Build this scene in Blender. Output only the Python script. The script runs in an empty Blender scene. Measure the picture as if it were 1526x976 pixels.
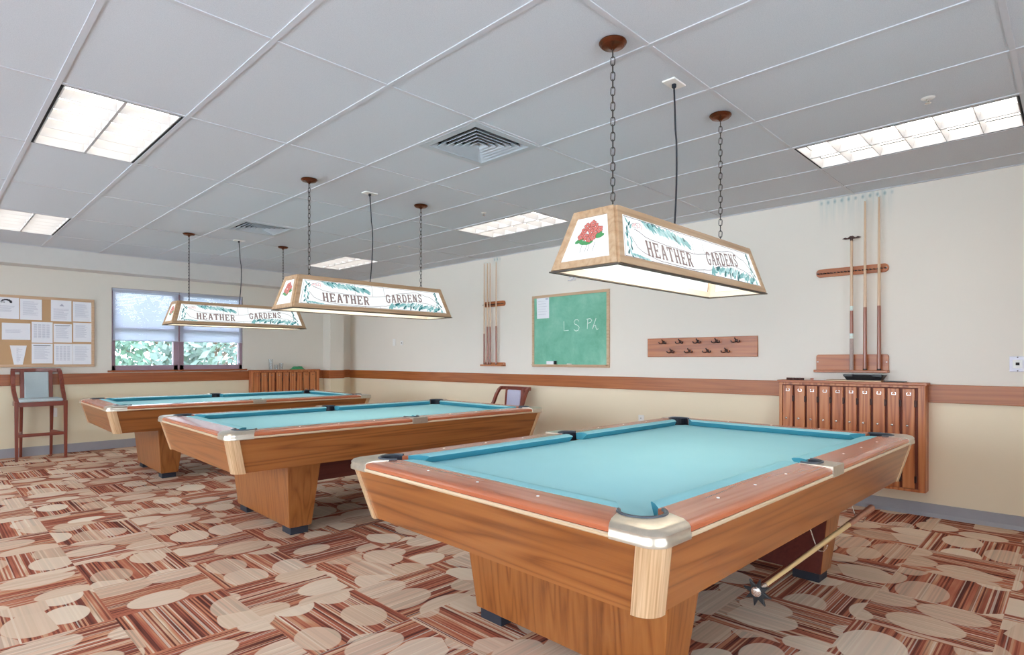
import bpy, bmesh, math, random
from mathutils import Vector, Matrix
from math import sin, cos, pi, radians, sqrt, atan2

random.seed(7)
SC = bpy.context.scene
COL = SC.collection

# ------------------------------------------------------------------ camera
CAM_H = 1.283
YAW = 0.7611426
cam_d = bpy.data.cameras.new('camera')
cam_d.sensor_fit = 'HORIZONTAL'
cam_d.sensor_width = 36.0
cam_d.lens = 867.447 / 1526 * 36.0
cam_d.shift_x = -(784.85 - 763) / 1526
cam_d.shift_y = (534.94 - 488) / 1526
cam_d.clip_start = 0.05
cam_o = bpy.data.objects.new('camera', cam_d)
COL.objects.link(cam_o)
cam_o.location = (0, 0, CAM_H)
cam_o.rotation_euler = (pi / 2, 0, YAW - pi / 2)
SC.camera = cam_o

# ------------------------------------------------------------------ light and exposure
SC.view_settings.view_transform = 'Standard'
SC.view_settings.look = 'None'
SC.view_settings.gamma = 1.0
SC.view_settings.use_curve_mapping = False
SC.view_settings.exposure = 0.42
SC.cycles.max_bounces = 10
SC.cycles.diffuse_bounces = 7
SC.cycles.glossy_bounces = 4
SC.cycles.transmission_bounces = 6
SC.cycles.transparent_max_bounces = 12
SC.cycles.sample_clamp_indirect = 6.0
SC.cycles.caustics_reflective = False
SC.cycles.caustics_refractive = False
SKY_STRENGTH = 9.0
TROFFER_STRENGTH = 3.7
TUBE_STRENGTH = 13.0
GLASS_GLOW = 0.80

world = bpy.data.worlds.new('daylight')
SC.world = world
world.use_nodes = True
wn = world.node_tree
wn.nodes['Background'].inputs[0].default_value = (0.74, 0.87, 1.0, 1)
wn.nodes['Background'].inputs[1].default_value = SKY_STRENGTH

# ------------------------------------------------------------------ room dimensions
XR, XL, YF, YB = 5.709, -3.0, 10.07, -3.2
CEIL = 2.736
GX, GY, DX, DY = 1.1272, 2.6719, 0.6096, 1.2192      # ceiling grid


# ------------------------------------------------------------------ colour helpers
def lin(c):
    def f(v):
        v /= 255.0
        return v / 12.92 if v <= 0.04045 else ((v + 0.055) / 1.055) ** 2.4
    return (f(c[0]), f(c[1]), f(c[2]), 1.0)


class NT:
    """small wrapper for writing node trees"""
    def __init__(self, name):
        self.m = bpy.data.materials.new(name)
        self.m.use_nodes = True
        self.t = self.m.node_tree
        self.b = self.t.nodes['Principled BSDF']

    def n(self, kind, **kw):
        nd = self.t.nodes.new(kind)
        for k, v in kw.items():
            setattr(nd, k, v)
        return nd

    def link(self, a, b):
        self.t.links.new(a, b)

    def val(self, sock, v):
        if isinstance(v, bpy.types.NodeSocket):
            self.link(v, sock)
        else:
            sock.default_value = v

    def math(self, op, a, b=0.0, c=None, clamp=False):
        nd = self.n('ShaderNodeMath', operation=op)
        nd.use_clamp = clamp
        self.val(nd.inputs[0], a)
        self.val(nd.inputs[1], b)
        if c is not None:
            self.val(nd.inputs[2], c)
        return nd.outputs[0]

    def mix(self, fac, a, b):
        nd = self.n('ShaderNodeMix', data_type='RGBA')
        self.val(nd.inputs[0], fac)
        self.val(nd.inputs[6], a)
        self.val(nd.inputs[7], b)
        return nd.outputs[2]

    def mixf(self, fac, a, b):
        nd = self.n('ShaderNodeMix', data_type='FLOAT')
        self.val(nd.inputs[0], fac)
        self.val(nd.inputs[2], a)
        self.val(nd.inputs[3], b)
        return nd.outputs[0]

    def comb(self, x, y, z=0.0):
        nd = self.n('ShaderNodeCombineXYZ')
        for i, v in enumerate((x, y, z)):
            self.val(nd.inputs[i], v)
        return nd.outputs[0]

    def ramp(self, fac, stops, interp='LINEAR'):
        nd = self.n('ShaderNodeValToRGB')
        cr = nd.color_ramp
        cr.interpolation = interp
        while len(cr.elements) < len(stops):
            cr.elements.new(0.5)
        for e, (p, c) in zip(cr.elements, stops):
            e.position = p
            e.color = c
        self.val(nd.inputs[0], fac)
        return nd.outputs[0]

    def noise(self, vec, scale, detail=3.0, rough=0.5, dist=0.0):
        nd = self.n('ShaderNodeTexNoise')
        self.link(vec, nd.inputs['Vector'])
        nd.inputs['Scale'].default_value = scale
        nd.inputs['Detail'].default_value = detail
        nd.inputs['Roughness'].default_value = rough
        nd.inputs['Distortion'].default_value = dist
        return nd.outputs[0]

    def bump(self, height, strength=0.2, dist=0.01):
        nd = self.n('ShaderNodeBump')
        nd.inputs['Strength'].default_value = strength
        nd.inputs['Distance'].default_value = dist
        self.link(height, nd.inputs['Height'])
        self.link(nd.outputs[0], self.b.inputs['Normal'])

    def out(self, color=None, rough=None, metal=None, coat=None, spec=None):
        b = self.b
        if color is not None:
            self.val(b.inputs['Base Color'], color)
        if rough is not None:
            self.val(b.inputs['Roughness'], rough)
        if metal is not None:
            self.val(b.inputs['Metallic'], metal)
        if coat is not None:
            self.val(b.inputs['Coat Weight'], coat)
            b.inputs['Coat Roughness'].default_value = 0.22
        if spec is not None:
            self.val(b.inputs['Specular IOR Level'], spec)
        return self.m


def plain(name, c, rough=0.5, metal=0.0, var=0.06, scale=12.0, coat=None, spec=None):
    """a colour with a faint procedural mottling"""
    t = NT(name)
    tc = t.n('ShaderNodeTexCoord').outputs['Object']
    f = t.noise(tc, scale, 4.0)
    l = lin(c)
    lo = tuple(v * (1 - var) for v in l[:3]) + (1,)
    hi = tuple(min(1, v * (1 + var)) for v in l[:3]) + (1,)
    return t.out(t.mix(f, lo, hi), rough, metal, coat, spec)


def wood(name, dark, mid, light, axis='x', rough=0.35, coat=0.0, ring=0.45, seed=0.0, fine=60.0):
    t = NT(name)
    tc = t.n('ShaderNodeTexCoord').outputs['Object']
    oi = t.n('ShaderNodeObjectInfo')
    off = t.math('MULTIPLY', oi.outputs['Random'], 23.0)
    add = t.n('ShaderNodeVectorMath', operation='ADD')
    t.link(tc, add.inputs[0])
    t.link(t.comb(t.math('ADD', off, seed), off, off), add.inputs[1])

    def mp(along, across):
        m = t.n('ShaderNodeMapping')
        s = {'x': (along, across, across), 'y': (across, along, across), 'z': (across, across, along)}[axis]
        m.inputs['Scale'].default_value = s
        t.link(add.outputs[0], m.inputs['Vector'])
        return m.outputs[0]
    streak = t.noise(mp(1.6, fine), 1.0, 5.0, 0.6, 0.4)
    low = t.noise(mp(0.35, 9.0), 1.0, 1.5, 0.5, 0.15)
    rings = t.math('SINE', t.math('MULTIPLY', low, 48.0))
    rings = t.math('POWER', t.math('MULTIPLY_ADD', rings, 0.499, 0.5), 0.5)
    f = t.mixf(ring, streak, rings)
    f = t.mixf(0.25, f, t.noise(mp(0.5, 2.0), 1.0, 2.0))
    col = t.ramp(f, [(0.18, lin(dark)), (0.48, lin(mid)), (0.85, lin(light))])
    t.bump(streak, 0.05, 0.002)
    return t.out(col, rough, 0.0, coat)


def emit(name, c, s):
    t = NT(name)
    b = t.b
    b.inputs['Base Color'].default_value = tuple(v * 0.12 for v in lin(c)[:3]) + (1,)
    b.inputs['Roughness'].default_value = 0.25
    b.inputs['Emission Color'].default_value = lin(c)
    b.inputs['Emission Strength'].default_value = s
    return t.m


# ------------------------------------------------------------------ mesh helpers
class MB:
    def __init__(self):
        self.v, self.f, self.mi = [], [], []

    def add(self, vs, fs, mi=0):
        o = len(self.v)
        self.v += [tuple(p) for p in vs]
        self.f += [tuple(i + o for i in f) for f in fs]
        self.mi += [mi] * len(fs)
        return self

    def hexa(self, lo4, hi4, mi=0):
        return self.add(list(lo4) + list(hi4),
                        [(3, 2, 1, 0), (4, 5, 6, 7), (0, 1, 5, 4), (1, 2, 6, 5), (2, 3, 7, 6), (3, 0, 4, 7)], mi)

    def box(self, x0, x1, y0, y1, z0, z1, mi=0):
        return self.hexa([(x0, y0, z0), (x1, y0, z0), (x1, y1, z0), (x0, y1, z0)],
                         [(x0, y0, z1), (x1, y0, z1), (x1, y1, z1), (x0, y1, z1)], mi)

    def loft(self, a, b, mi=0, caps=True):
        n = len(a)
        fs = [(i, (i + 1) % n, n + (i + 1) % n, n + i) for i in range(n)]
        if caps:
            fs += [tuple(range(n - 1, -1, -1)), tuple(range(n, 2 * n))]
        return self.add(list(a) + list(b), fs, mi)

    def prism(self, poly, z0, z1, mi=0):
        return self.loft([(x, y, z0) for x, y in poly], [(x, y, z1) for x, y in poly], mi)

    def prism_y(self, poly, y0, y1, mi=0):      # polygon in x,z
        return self.loft([(x, y0, z) for x, z in poly], [(x, y1, z) for x, z in poly], mi)

    def poly(self, pts, mi=0):
        return self.add(pts, [tuple(range(len(pts)))], mi)

    def tube(self, path, r, n=8, closed=False, mi=0):
        P = [Vector(p) for p in path]
        m = len(P)
        rr = r if isinstance(r, (list, tuple)) else [r] * m
        vs, fs = [], []
        prev = None
        for i, p in enumerate(P):
            if closed:
                d = P[(i + 1) % m] - P[i - 1]
            else:
                d = P[min(i + 1, m - 1)] - P[max(i - 1, 0)]
            d.normalize()
            if prev is None:
                a = d.cross(Vector((0, 0, 1)) if abs(d.z) < 0.9 else Vector((1, 0, 0)))
            else:
                a = prev - d * prev.dot(d)
            a.normalize()
            prev = a
            b = d.cross(a)
            for k in range(n):
                t = 2 * pi * k / n
                vs.append(p + a * (rr[i] * cos(t)) + b * (rr[i] * sin(t)))
        for i in range(m if closed else m - 1):
            j = (i + 1) % m
            for k in range(n):
                fs.append((i * n + k, i * n + (k + 1) % n, j * n + (k + 1) % n, j * n + k))
        if not closed:
            fs.append(tuple(range(n - 1, -1, -1)))
            fs.append(tuple(range((m - 1) * n, m * n)))
        return self.add(vs, fs, mi)

    def bar(self, path, w, h, up=(0, 0, 1), mi=0):
        """rectangular section swept along a path; w sideways, h along up"""
        P = [Vector(p) for p in path]
        m = len(P)
        vs, fs = [], []
        for i, p in enumerate(P):
            d = (P[min(i + 1, m - 1)] - P[max(i - 1, 0)]).normalized()
            a = d.cross(Vector(up)).normalized()
            b = a.cross(d).normalized()
            for s, t in ((-1, -1), (1, -1), (1, 1), (-1, 1)):
                vs.append(p + a * (s * w / 2) + b * (t * h / 2))
        for i in range(m - 1):
            for k in range(4):
                fs.append((i * 4 + k, i * 4 + (k + 1) % 4, i * 4 + 4 + (k + 1) % 4, i * 4 + 4 + k))
        fs += [(3, 2, 1, 0), tuple(range((m - 1) * 4, m * 4))]
        return self.add(vs, fs, mi)

    def lathe(self, prof, c=(0, 0, 0), n=20, axis='z', mi=0):
        vs, fs = [], []
        for r, h in prof:
            for k in range(n):
                t = 2 * pi * k / n
                x, y = r * cos(t), r * sin(t)
                q = {'z': (x, y, h), 'y': (x, h, y), 'x': (h, x, y)}[axis]
                vs.append((c[0] + q[0], c[1] + q[1], c[2] + q[2]))
        for i in range(len(prof) - 1):
            for k in range(n):
                fs.append((i * n + k, i * n + (k + 1) % n, (i + 1) * n + (k + 1) % n, (i + 1) * n + k))
        fs.append(tuple(range(n - 1, -1, -1)))
        fs.append(tuple(range((len(prof) - 1) * n, len(prof) * n)))
        return self.add(vs, fs, mi)

    def build(self, name, mats, parent=None, smooth=False, bevel=0.0, seg=2, fix=True):
        me = bpy.data.meshes.new(name)
        me.from_pydata(self.v, [], self.f)
        if not isinstance(mats, (list, tuple)):
            mats = [mats]
        for m in mats:
            me.materials.append(m)
        for p, i in zip(me.polygons, self.mi):
            p.material_index = i
        if fix:
            bm = bmesh.new()
            bm.from_mesh(me)
            bmesh.ops.recalc_face_normals(bm, faces=bm.faces)
            bm.to_mesh(me)
            bm.free()
        if smooth:
            for p in me.polygons:
                p.use_smooth = True
            me.set_sharp_from_angle(angle=radians(40))
        o = bpy.data.objects.new(name, me)
        COL.objects.link(o)
        if parent is not None:
            o.parent = parent
        if bevel:
            md = o.modifiers.new('bevel', 'BEVEL')
            md.width = bevel
            md.segments = seg
            md.limit_method = 'ANGLE'
            md.angle_limit = radians(35)
        return o


def tag(o, label, cat, group=None, kind=None):
    o['label'] = label
    o['category'] = cat
    if group:
        o['group'] = group
    if kind:
        o['kind'] = kind
    return o


def thing(name, loc, rz, label, cat, group=None):
    o = bpy.data.objects.new(name, None)
    o.empty_display_size = 0.1
    COL.objects.link(o)
    o.location = loc
    o.rotation_euler = (0, 0, rz)
    return tag(o, label, cat, group)


def struct(o):
    o['kind'] = 'structure'
    return o


def dup(root, loc, rz, label, group=None):
    r = root.copy()
    COL.objects.link(r)
    r.location = loc
    r.rotation_euler = (0, 0, rz)
    r['label'] = label
    if group:
        r['group'] = group
    for ch in list(root.children):
        c = ch.copy()
        COL.objects.link(c)
        c.parent = r
        for g in list(ch.children):
            d = g.copy()
            COL.objects.link(d)
            d.parent = c
    return r


RIGHT = -pi / 2          # wall frame: local x runs right along the wall, local -y comes out of it


def on_right(y, z):
    return (XR, y, z)


def on_far(x, z):
    return (x, YF, z)


# ------------------------------------------------------------------ materials
def carpet_material():
    t = NT('patterned_carpet')
    pos = t.n('ShaderNodeTexCoord').outputs['Object']
    sep = t.n('ShaderNodeSeparateXYZ')
    t.link(pos, sep.inputs[0])
    x, y = sep.outputs[0], sep.outputs[1]
    tx = t.math('DIVIDE', t.math('SUBTRACT', x, 0.68), 0.503)
    ty = t.math('DIVIDE', t.math('SUBTRACT', y, 2.93), 0.53)
    cx, cy = t.math('FLOOR', tx), t.math('FLOOR', ty)
    par = t.math('FLOORED_MODULO', t.math('ADD', cx, cy), 2.0)      # 0: stripes along y, 1: along x
    s = t.mixf(par, x, y)
    a = t.mixf(par, y, x)
    wnz = t.n('ShaderNodeTexWhiteNoise', noise_dimensions='3D')
    t.link(t.comb(cx, cy, 3.0), wnz.inputs[0])
    cell = wnz.outputs[0]

    def stripes(width, salt):
        w = t.n('ShaderNodeTexWhiteNoise', noise_dimensions='3D')
        t.link(t.comb(t.math('FLOOR', t.math('DIVIDE', s, width)),
                      t.math('ADD', t.math('MULTIPLY', cx, 7.0), t.math('MULTIPLY', cy, 13.0)), salt), w.inputs[0])
        return w.outputs[0]
    s1 = stripes(0.0085, 1.0)
    s2 = stripes(0.036, 5.0)
    # runs of colour change part-way along a stripe, as in a woven tile
    brk = t.noise(t.comb(t.math('MULTIPLY', s, 26.0), t.math('MULTIPLY', a, 3.0), cell), 1.0, 1.0)
    f = t.math('ADD', t.math('MULTIPLY', s1, 0.60), t.math('MULTIPLY', s2, 0.18))
    f = t.math('ADD', f, t.math('MULTIPLY', t.math('SUBTRACT', brk, 0.455), 0.50))
    vivid = t.ramp(f, [(0.08, lin((80, 40, 34))), (0.26, lin((148, 76, 58))), (0.45, lin((184, 106, 80))),
                       (0.57, lin((200, 134, 100))), (0.67, lin((208, 168, 136))), (0.80, lin((230, 210, 186))),
                       (1.0, lin((174, 168, 166)))])
    s3 = stripes(0.0055, 9.0)
    base = t.mix(t.math('MULTIPLY', t.math('GREATER_THAN', s3, 0.92), 0.55), vivid, lin((234, 218, 198)))
    base = t.mix(t.math('MULTIPLY', t.math('LESS_THAN', s3, 0.12), 0.5), base, lin((84, 44, 42)))
    # ovals woven over the stripes
    vv = t.comb(t.math('ADD', t.math('MULTIPLY', s, 4.0), t.math('MULTIPLY', par, 31.0)),
                t.math('ADD', t.math('MULTIPLY', a, 2.9), t.math('MULTIPLY', cell, 0.0)))
    vo = t.n('ShaderNodeTexVoronoi', voronoi_dimensions='2D', feature='F1')
    t.link(vv, vo.inputs['Vector'])
    vo.inputs['Scale'].default_value = 1.0
    vo.inputs['Randomness'].default_value = 0.75
    csep = t.n('ShaderNodeSeparateColor')
    t.link(vo.outputs['Color'], csep.inputs[0])
    rad = t.math('MULTIPLY_ADD', csep.outputs[0], 0.20, 0.36)
    mask = t.math('MULTIPLY', t.math('SUBTRACT', rad, vo.outputs['Distance']), 60.0, clamp=True)
    mask = t.math('MULTIPLY', mask, t.math('GREATER_THAN', csep.outputs[1], 0.08))
    tan = t.mix(csep.outputs[2], lin((218, 186, 156)), lin((240, 220, 194)))
    tan = t.mix(t.math('MULTIPLY', s1, 0.22), tan, lin((232, 216, 198)))
    strength = 0.88
    strength = t.math('MULTIPLY', strength, t.math('MULTIPLY_ADD', csep.outputs[1], 0.45, 0.62), clamp=True)
    colr = t.mix(t.math('MULTIPLY', mask, strength), base, tan)
    pile = t.noise(pos, 420.0, 2.0, 0.7)
    colr = t.mix(t.math('MULTIPLY', pile, 0.16), colr, lin((150, 112, 96)))
    t.bump(t.noise(pos, 300.0, 2.0), 0.25, 0.004)
    return t.out(colr, 0.95, spec=0.1)


def wall_material(name, upper, lower, stains=False):
    t = NT(name)
    pos = t.n('ShaderNodeNewGeometry').outputs['Position']
    sep = t.n('ShaderNodeSeparateXYZ')
    t.link(pos, sep.inputs[0])
    up = t.math('GREATER_THAN', sep.outputs[2], 1.0)
    c = t.mix(up, lin(lower), lin(upper))
    n = t.noise(pos, 2.2, 3.0)
    c = t.mix(t.math('MULTIPLY', n, 0.10), c, lin((200, 186, 176)))
    if stains:                  # chalk rubbed off cue tips at the top of the wall
        y, z = sep.outputs[1], sep.outputs[2]
        for y0, y1, zl, amt in ((1.13, 1.76, 2.33, 0.55), (5.93, 6.13, 2.52, 0.65)):
            band = t.math('MULTIPLY', t.math('MULTIPLY', t.math('SUBTRACT', y, y0), 18.0, clamp=True),
                          t.math('MULTIPLY', t.math('SUBTRACT', y1, y), 18.0, clamp=True))
            hgt = t.math('DIVIDE', t.math('SUBTRACT', z, zl), CEIL - zl, clamp=True)
            hgt = t.math('MULTIPLY', hgt, hgt)
            st = t.noise(t.comb(0.0, t.math('MULTIPLY', y, 38.0), t.math('MULTIPLY', z, 3.0)), 1.0, 2.0)
            st = t.math('MULTIPLY', t.math('SUBTRACT', st, 0.25), 1.7, clamp=True)
            c = t.mix(t.math('MULTIPLY', t.math('MULTIPLY', band, hgt), t.math('MULTIPLY', st, amt)), c, lin((130, 168, 172)))
            dz = t.math('ABSOLUTE', t.math('SUBTRACT', z, CEIL - 0.035))
            dy = t.math('SUBTRACT', t.math('FLOORED_MODULO', t.math('SUBTRACT', y, y0), 0.056), 0.028)
            d2 = t.math('ADD', t.math('MULTIPLY', dz, t.math('MULTIPLY', dz, 0.45)), t.math('MULTIPLY', dy, dy))
            spot = t.math('SUBTRACT', 1.0, t.math('MULTIPLY', t.math('SQRT', d2), 62.0), clamp=True)
            c = t.mix(t.math('MULTIPLY', t.math('MULTIPLY', spot, band), 0.7), c, lin((96, 140, 146)))
    t.bump(t.noise(pos, 160.0, 2.0), 0.06, 0.002)
    return t.out(c, 0.75, spec=0.25)


def ceiling_material():
    t = NT('acoustic_tile')
    pos = t.n('ShaderNodeNewGeometry').outputs['Position']
    n = t.noise(pos, 260.0, 3.0, 0.7)
    c = t.ramp(n, [(0.25, lin((192, 197, 204))), (0.5, lin((208, 212, 217))), (0.75, lin((216, 219, 224)))])
    t.bump(n, 0.3, 0.003)
    return t.out(c, 0.9, spec=0.1)


def cloth_material(name, a, b):
    t = NT(name)
    pos = t.n('ShaderNodeTexCoord').outputs['Object']
    n = t.noise(pos, 3.0, 4.0)
    f = t.noise(pos, 900.0, 1.0)
    c = t.mix(n, lin(a), lin(b))
    c = t.mix(t.math('MULTIPLY', f, 0.08), c, lin((150, 210, 214)))
    return t.out(c, 0.9, spec=0.15)


def streaked(name, a, b, axis='z', rough=0.3, metal=0.6):
    t = NT(name)
    tc = t.n('ShaderNodeTexCoord').outputs['Object']
    m = t.n('ShaderNodeMapping')
    m.inputs['Scale'].default_value = {'z': (120, 120, 0.8), 'x': (0.8, 120, 120), 'y': (120, 0.8, 120)}[axis]
    t.link(tc, m.inputs['Vector'])
    f = t.noise(m.outputs[0], 1.0, 1.0, 0.5)
    return t.out(t.ramp(f, [(0.3, lin(a)), (0.7, lin(b))]), rough, metal)


def post_material():
    t = NT('champagne_laminate')
    sep = t.n('ShaderNodeSeparateXYZ')
    t.link(t.n('ShaderNodeTexCoord').outputs['Object'], sep.inputs[0])
    lean = t.math('MULTIPLY', sep.outputs[2], 0.252)
    x = t.math('SUBTRACT', t.math('ABSOLUTE', sep.outputs[0]), lean)
    y = t.math('SUBTRACT', t.math('ABSOLUTE', sep.outputs[1]), lean)
    f = t.noise(t.comb(t.math('MULTIPLY', x, 150.0), t.math('MULTIPLY', y, 150.0), t.math('MULTIPLY', sep.outputs[2], 3.0)), 1.0, 2.0)
    return t.out(t.ramp(f, [(0.32, lin((198, 158, 114))), (0.68, lin((232, 200, 160)))]), 0.36, 0.35)


def glass_material():
    t = NT('window_glass')
    tr = t.n('ShaderNodeBsdfTransparent')
    gl = t.n('ShaderNodeBsdfGlossy')
    gl.inputs['Roughness'].default_value = 0.02
    fr = t.n('ShaderNodeFresnel')
    fr.inputs['IOR'].default_value = 1.4
    mx = t.n('ShaderNodeMixShader')
    t.link(fr.outputs[0], mx.inputs[0])
    t.link(tr.outputs[0], mx.inputs[1])
    t.link(gl.outputs[0], mx.inputs[2])
    t.link(mx.outputs[0], t.t.nodes['Material Output'].inputs['Surface'])
    return t.m


def clear_glass_material():
    t = NT('clear_drinking_glass')
    t.b.inputs['Base Color'].default_value = (0.92, 0.96, 0.98, 1)
    t.b.inputs['Roughness'].default_value = 0.03
    t.b.inputs['Transmission Weight'].default_value = 1.0
    t.b.inputs['IOR'].default_value = 1.45
    return t.m


def blind_material():
    t = NT('blind_slat')
    d = t.n('ShaderNodeBsdfDiffuse')
    d.inputs[0].default_value = lin((232, 234, 242))
    r = t.n('ShaderNodeBsdfTranslucent')
    tc = t.n('ShaderNodeTexCoord').outputs['Object']
    t.link(t.mix(t.noise(tc, 8.0), lin((228, 232, 242)), lin((238, 240, 248))), r.inputs[0])
    mx = t.n('ShaderNodeMixShader')
    mx.inputs[0].default_value = 0.55
    t.link(d.outputs[0], mx.inputs[1])
    t.link(r.outputs[0], mx.inputs[2])
    t.link(mx.outputs[0], t.t.nodes['Material Output'].inputs['Surface'])
    return t.m


def slate_material():
    t = NT('green_chalkboard')
    pos = t.n('ShaderNodeTexCoord').outputs['Object']
    a = t.noise(pos, 3.0, 6.0, 0.7, 0.3)
    c = t.ramp(a, [(0.3, lin((104, 168, 140))), (0.55, lin((128, 188, 162))), (0.8, lin((160, 206, 186)))])
    return t.out(c, 0.7, spec=0.2)


M = {}
M['carpet'] = carpet_material()
M['wall'] = wall_material('wall_paint', (226, 220, 208), (234, 221, 190))
M['wall_r'] = wall_material('wall_paint_marked', (233, 224, 211), (237, 220, 190), True)
M['ceil'] = ceiling_material()
M['tee'] = plain('white_grid_metal', (200, 201, 206), 0.45, 0.0, 0.03)
M['soffit'] = plain('soffit_paint', (212, 208, 202), 0.8, 0, 0.03)
M['rail_x'] = wood('chair_rail_oak_x', (122, 60, 28), (158, 86, 42), (178, 106, 58), 'x', 0.4, 0.1, 0.25)
M['rail_y'] = wood('chair_rail_oak_y', (130, 66, 26), (164, 92, 42), (184, 110, 56), 'y', 0.4, 0.1, 0.25)
M['base'] = plain('vinyl_baseboard', (158, 156, 160), 0.5, 0, 0.05)
oak = ((98, 52, 22), (144, 84, 38), (168, 106, 54))
M['oak_x'] = wood('table_oak_x', *oak, 'x', 0.30, 0.30, 0.40)
M['oak_y'] = wood('table_oak_y', *oak, 'y', 0.30, 0.30, 0.45)
M['oak_z'] = wood('table_oak_z', *oak, 'z', 0.32, 0.25, 0.35)
rl = ((150, 72, 44), (180, 98, 64), (200, 124, 88))
M['top_x'] = wood('rail_veneer_x', *rl, 'x', 0.25, 0.5, 0.2)
M['top_y'] = wood('rail_veneer_y', *rl, 'y', 0.25, 0.5, 0.2)
M['frame_dark'] = wood('dark_red_frame_wood', (62, 22, 18), (92, 36, 28), (110, 48, 36), 'x', 0.5, 0.0, 0.2)
M['cloth'] = cloth_material('worn_billiard_cloth', (154, 209, 219), (162, 215, 224))
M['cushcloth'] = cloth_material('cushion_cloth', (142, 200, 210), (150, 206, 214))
M['shadecloth'] = cloth_material('shaded_cushion_cloth', (62, 136, 154), (70, 146, 162))  # cushion cloth darkened to paint in the shade under the nose
M['champagne'] = post_material()
M['bead_x'] = streaked('bead_metal_x', (214, 184, 146), (238, 216, 184), 'x', 0.35, 0.35)
M['bead_y'] = streaked('bead_metal_y', (214, 184, 146), (238, 216, 184), 'y', 0.35, 0.35)
M['cap'] = plain('worn_nickel_casting', (204, 192, 174), 0.30, 0.75, 0.2, 30)
M['pocket'] = plain('black_pocket_rubber', (26, 27, 40), 0.45, 0, 0.1)
M['rim'] = plain('grey_pocket_rim', (74, 78, 84), 0.4, 0.1, 0.1)
M['foot'] = plain('black_foot', (34, 36, 46), 0.6, 0, 0.1)
M['white'] = plain('white_inlay', (238, 232, 222), 0.4)
M['lampwood'] = wood('lamp_oak', (150, 116, 84), (186, 150, 114), (208, 178, 146), 'x', 0.45, 0.1, 0.25)
M['lampwood_lit'] = plain('lamp_oak_tube_lit', (236, 224, 204), 0.6)  # inner frame wood painted pale, as if overlit by the tubes
M['lampedge'] = plain('lamp_lower_edge', (74, 62, 50), 0.5)
M['glow'] = emit('backlit_glass', (244, 250, 250), GLASS_GLOW)
M['glow_in'] = plain('white_reflector', (240, 240, 238), 0.6)
M['tube'] = emit('fluorescent_tube', (255, 244, 226), TUBE_STRENGTH)
M['art_teal1'] = emit('painted_teal', (132, 190, 192), 0.64)
M['art_teal2'] = emit('painted_pale_teal', (178, 218, 220), 0.68)
M['art_teal3'] = emit('painted_deep_teal', (62, 128, 132), 0.56)
M['art_line'] = emit('painted_grey_line', (128, 112, 120), 0.7)
M['art_letter'] = emit('painted_letter', (146, 126, 124), 0.62)
M['art_pink'] = emit('painted_pink', (232, 196, 198), 0.85)
M['art_red'] = emit('painted_red', (214, 128, 120), 0.75)
M['art_dkred'] = emit('painted_outline_red', (142, 62, 58), 0.75)
M['art_green'] = emit('painted_leaf_green', (84, 160, 104), 0.75)
M['copper'] = plain('copper_canopy', (112, 62, 38), 0.25, 0.8, 0.15)
M['chain'] = plain('bronze_chain', (58, 52, 48), 0.35, 0.6, 0.1)
M['cord'] = plain('black_cord', (24, 26, 36), 0.5)
M['black'] = plain('black_plastic', (26, 27, 30), 0.4)
M['dark'] = plain('dark_slot', (20, 21, 24), 0.8)
M['louver'] = plain('white_louver', (186, 184, 184), 0.5, 0, 0.02)
M['tubes'] = emit('troffer_diffuser', (255, 249, 240), TROFFER_STRENGTH)
M['vent'] = plain('vent_white', (186, 192, 197), 0.5, 0, 0.03)
M['glass'] = glass_material()
M['winframe'] = plain('brown_window_frame', (164, 136, 148), 0.5, 0, 0.08)
M['blind'] = blind_material()
M['lock_z'] = wood('locker_oak', (126, 60, 28), (184, 106, 58), (210, 140, 86), 'z', 0.4, 0.15, 0.5)
M['lock_y'] = wood('locker_oak_top', (118, 56, 28), (162, 88, 46), (190, 116, 70), 'x', 0.4, 0.15, 0.3)
M['lock_gap'] = plain('locker_recess_wood', (112, 48, 26), 0.6)
M['chrome'] = plain('chrome', (214, 206, 198), 0.22, 0.8, 0.05)
M['bronze'] = plain('dark_bronze', (70, 46, 40), 0.35, 0.5, 0.1)
M['plaque'] = wood('plaque_oak', (126, 64, 30), (176, 100, 52), (196, 122, 68), 'x', 0.4, 0.2, 0.3)
M['boardframe'] = wood('board_frame_wood', (176, 138, 104), (204, 168, 134), (220, 190, 160), 'x', 0.5, 0, 0.2)
M['slate'] = slate_material()
M['chalk'] = plain('chalk_white', (222, 234, 226), 0.9)
M['paper'] = plain('paper', (238, 238, 242), 0.8, 0, 0.02)
M['ink'] = plain('grey_ink', (186, 186, 198), 0.8)
M['inkblack'] = plain('black_ink', (40, 42, 48), 0.8)
M['cork'] = plain('cork', (198, 160, 120), 0.9, 0, 0.14, 160)
M['cherry_x'] = wood('cherry_x', (84, 34, 24), (122, 54, 38), (146, 72, 52), 'x', 0.3, 0.3, 0.2)
M['cherry_z'] = wood('cherry_z', (84, 34, 24), (122, 54, 38), (146, 72, 52), 'z', 0.3, 0.3, 0.2)
M['seatcloth'] = plain('pale_blue_upholstery', (184, 196, 198), 0.85, 0, 0.05, 60)
M['mauvecloth'] = plain('pale_grey_upholstery', (186, 182, 200), 0.85, 0, 0.05, 60)
M['maple'] = wood('cue_maple', (196, 156, 120), (218, 184, 150), (232, 204, 174), 'z', 0.3, 0.3, 0.15)
M['maple_x'] = wood('bridge_maple', (186, 150, 98), (206, 172, 118), (222, 192, 142), 'x', 0.3, 0.3, 0.15)
M['cuebutt'] = wood('cue_butt_wood', (112, 58, 38), (150, 86, 60), (176, 112, 82), 'z', 0.3, 0.4, 0.25)
M['cuewrap'] = plain('speckled_wrap', (172, 150, 140), 0.6, 0, 0.35, 220)
M['plate'] = plain('wall_plate', (236, 232, 226), 0.45, 0, 0.02)
M['plategrey'] = plain('grey_wall_plate', (196, 190, 198), 0.4, 0.2, 0.04)
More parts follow.
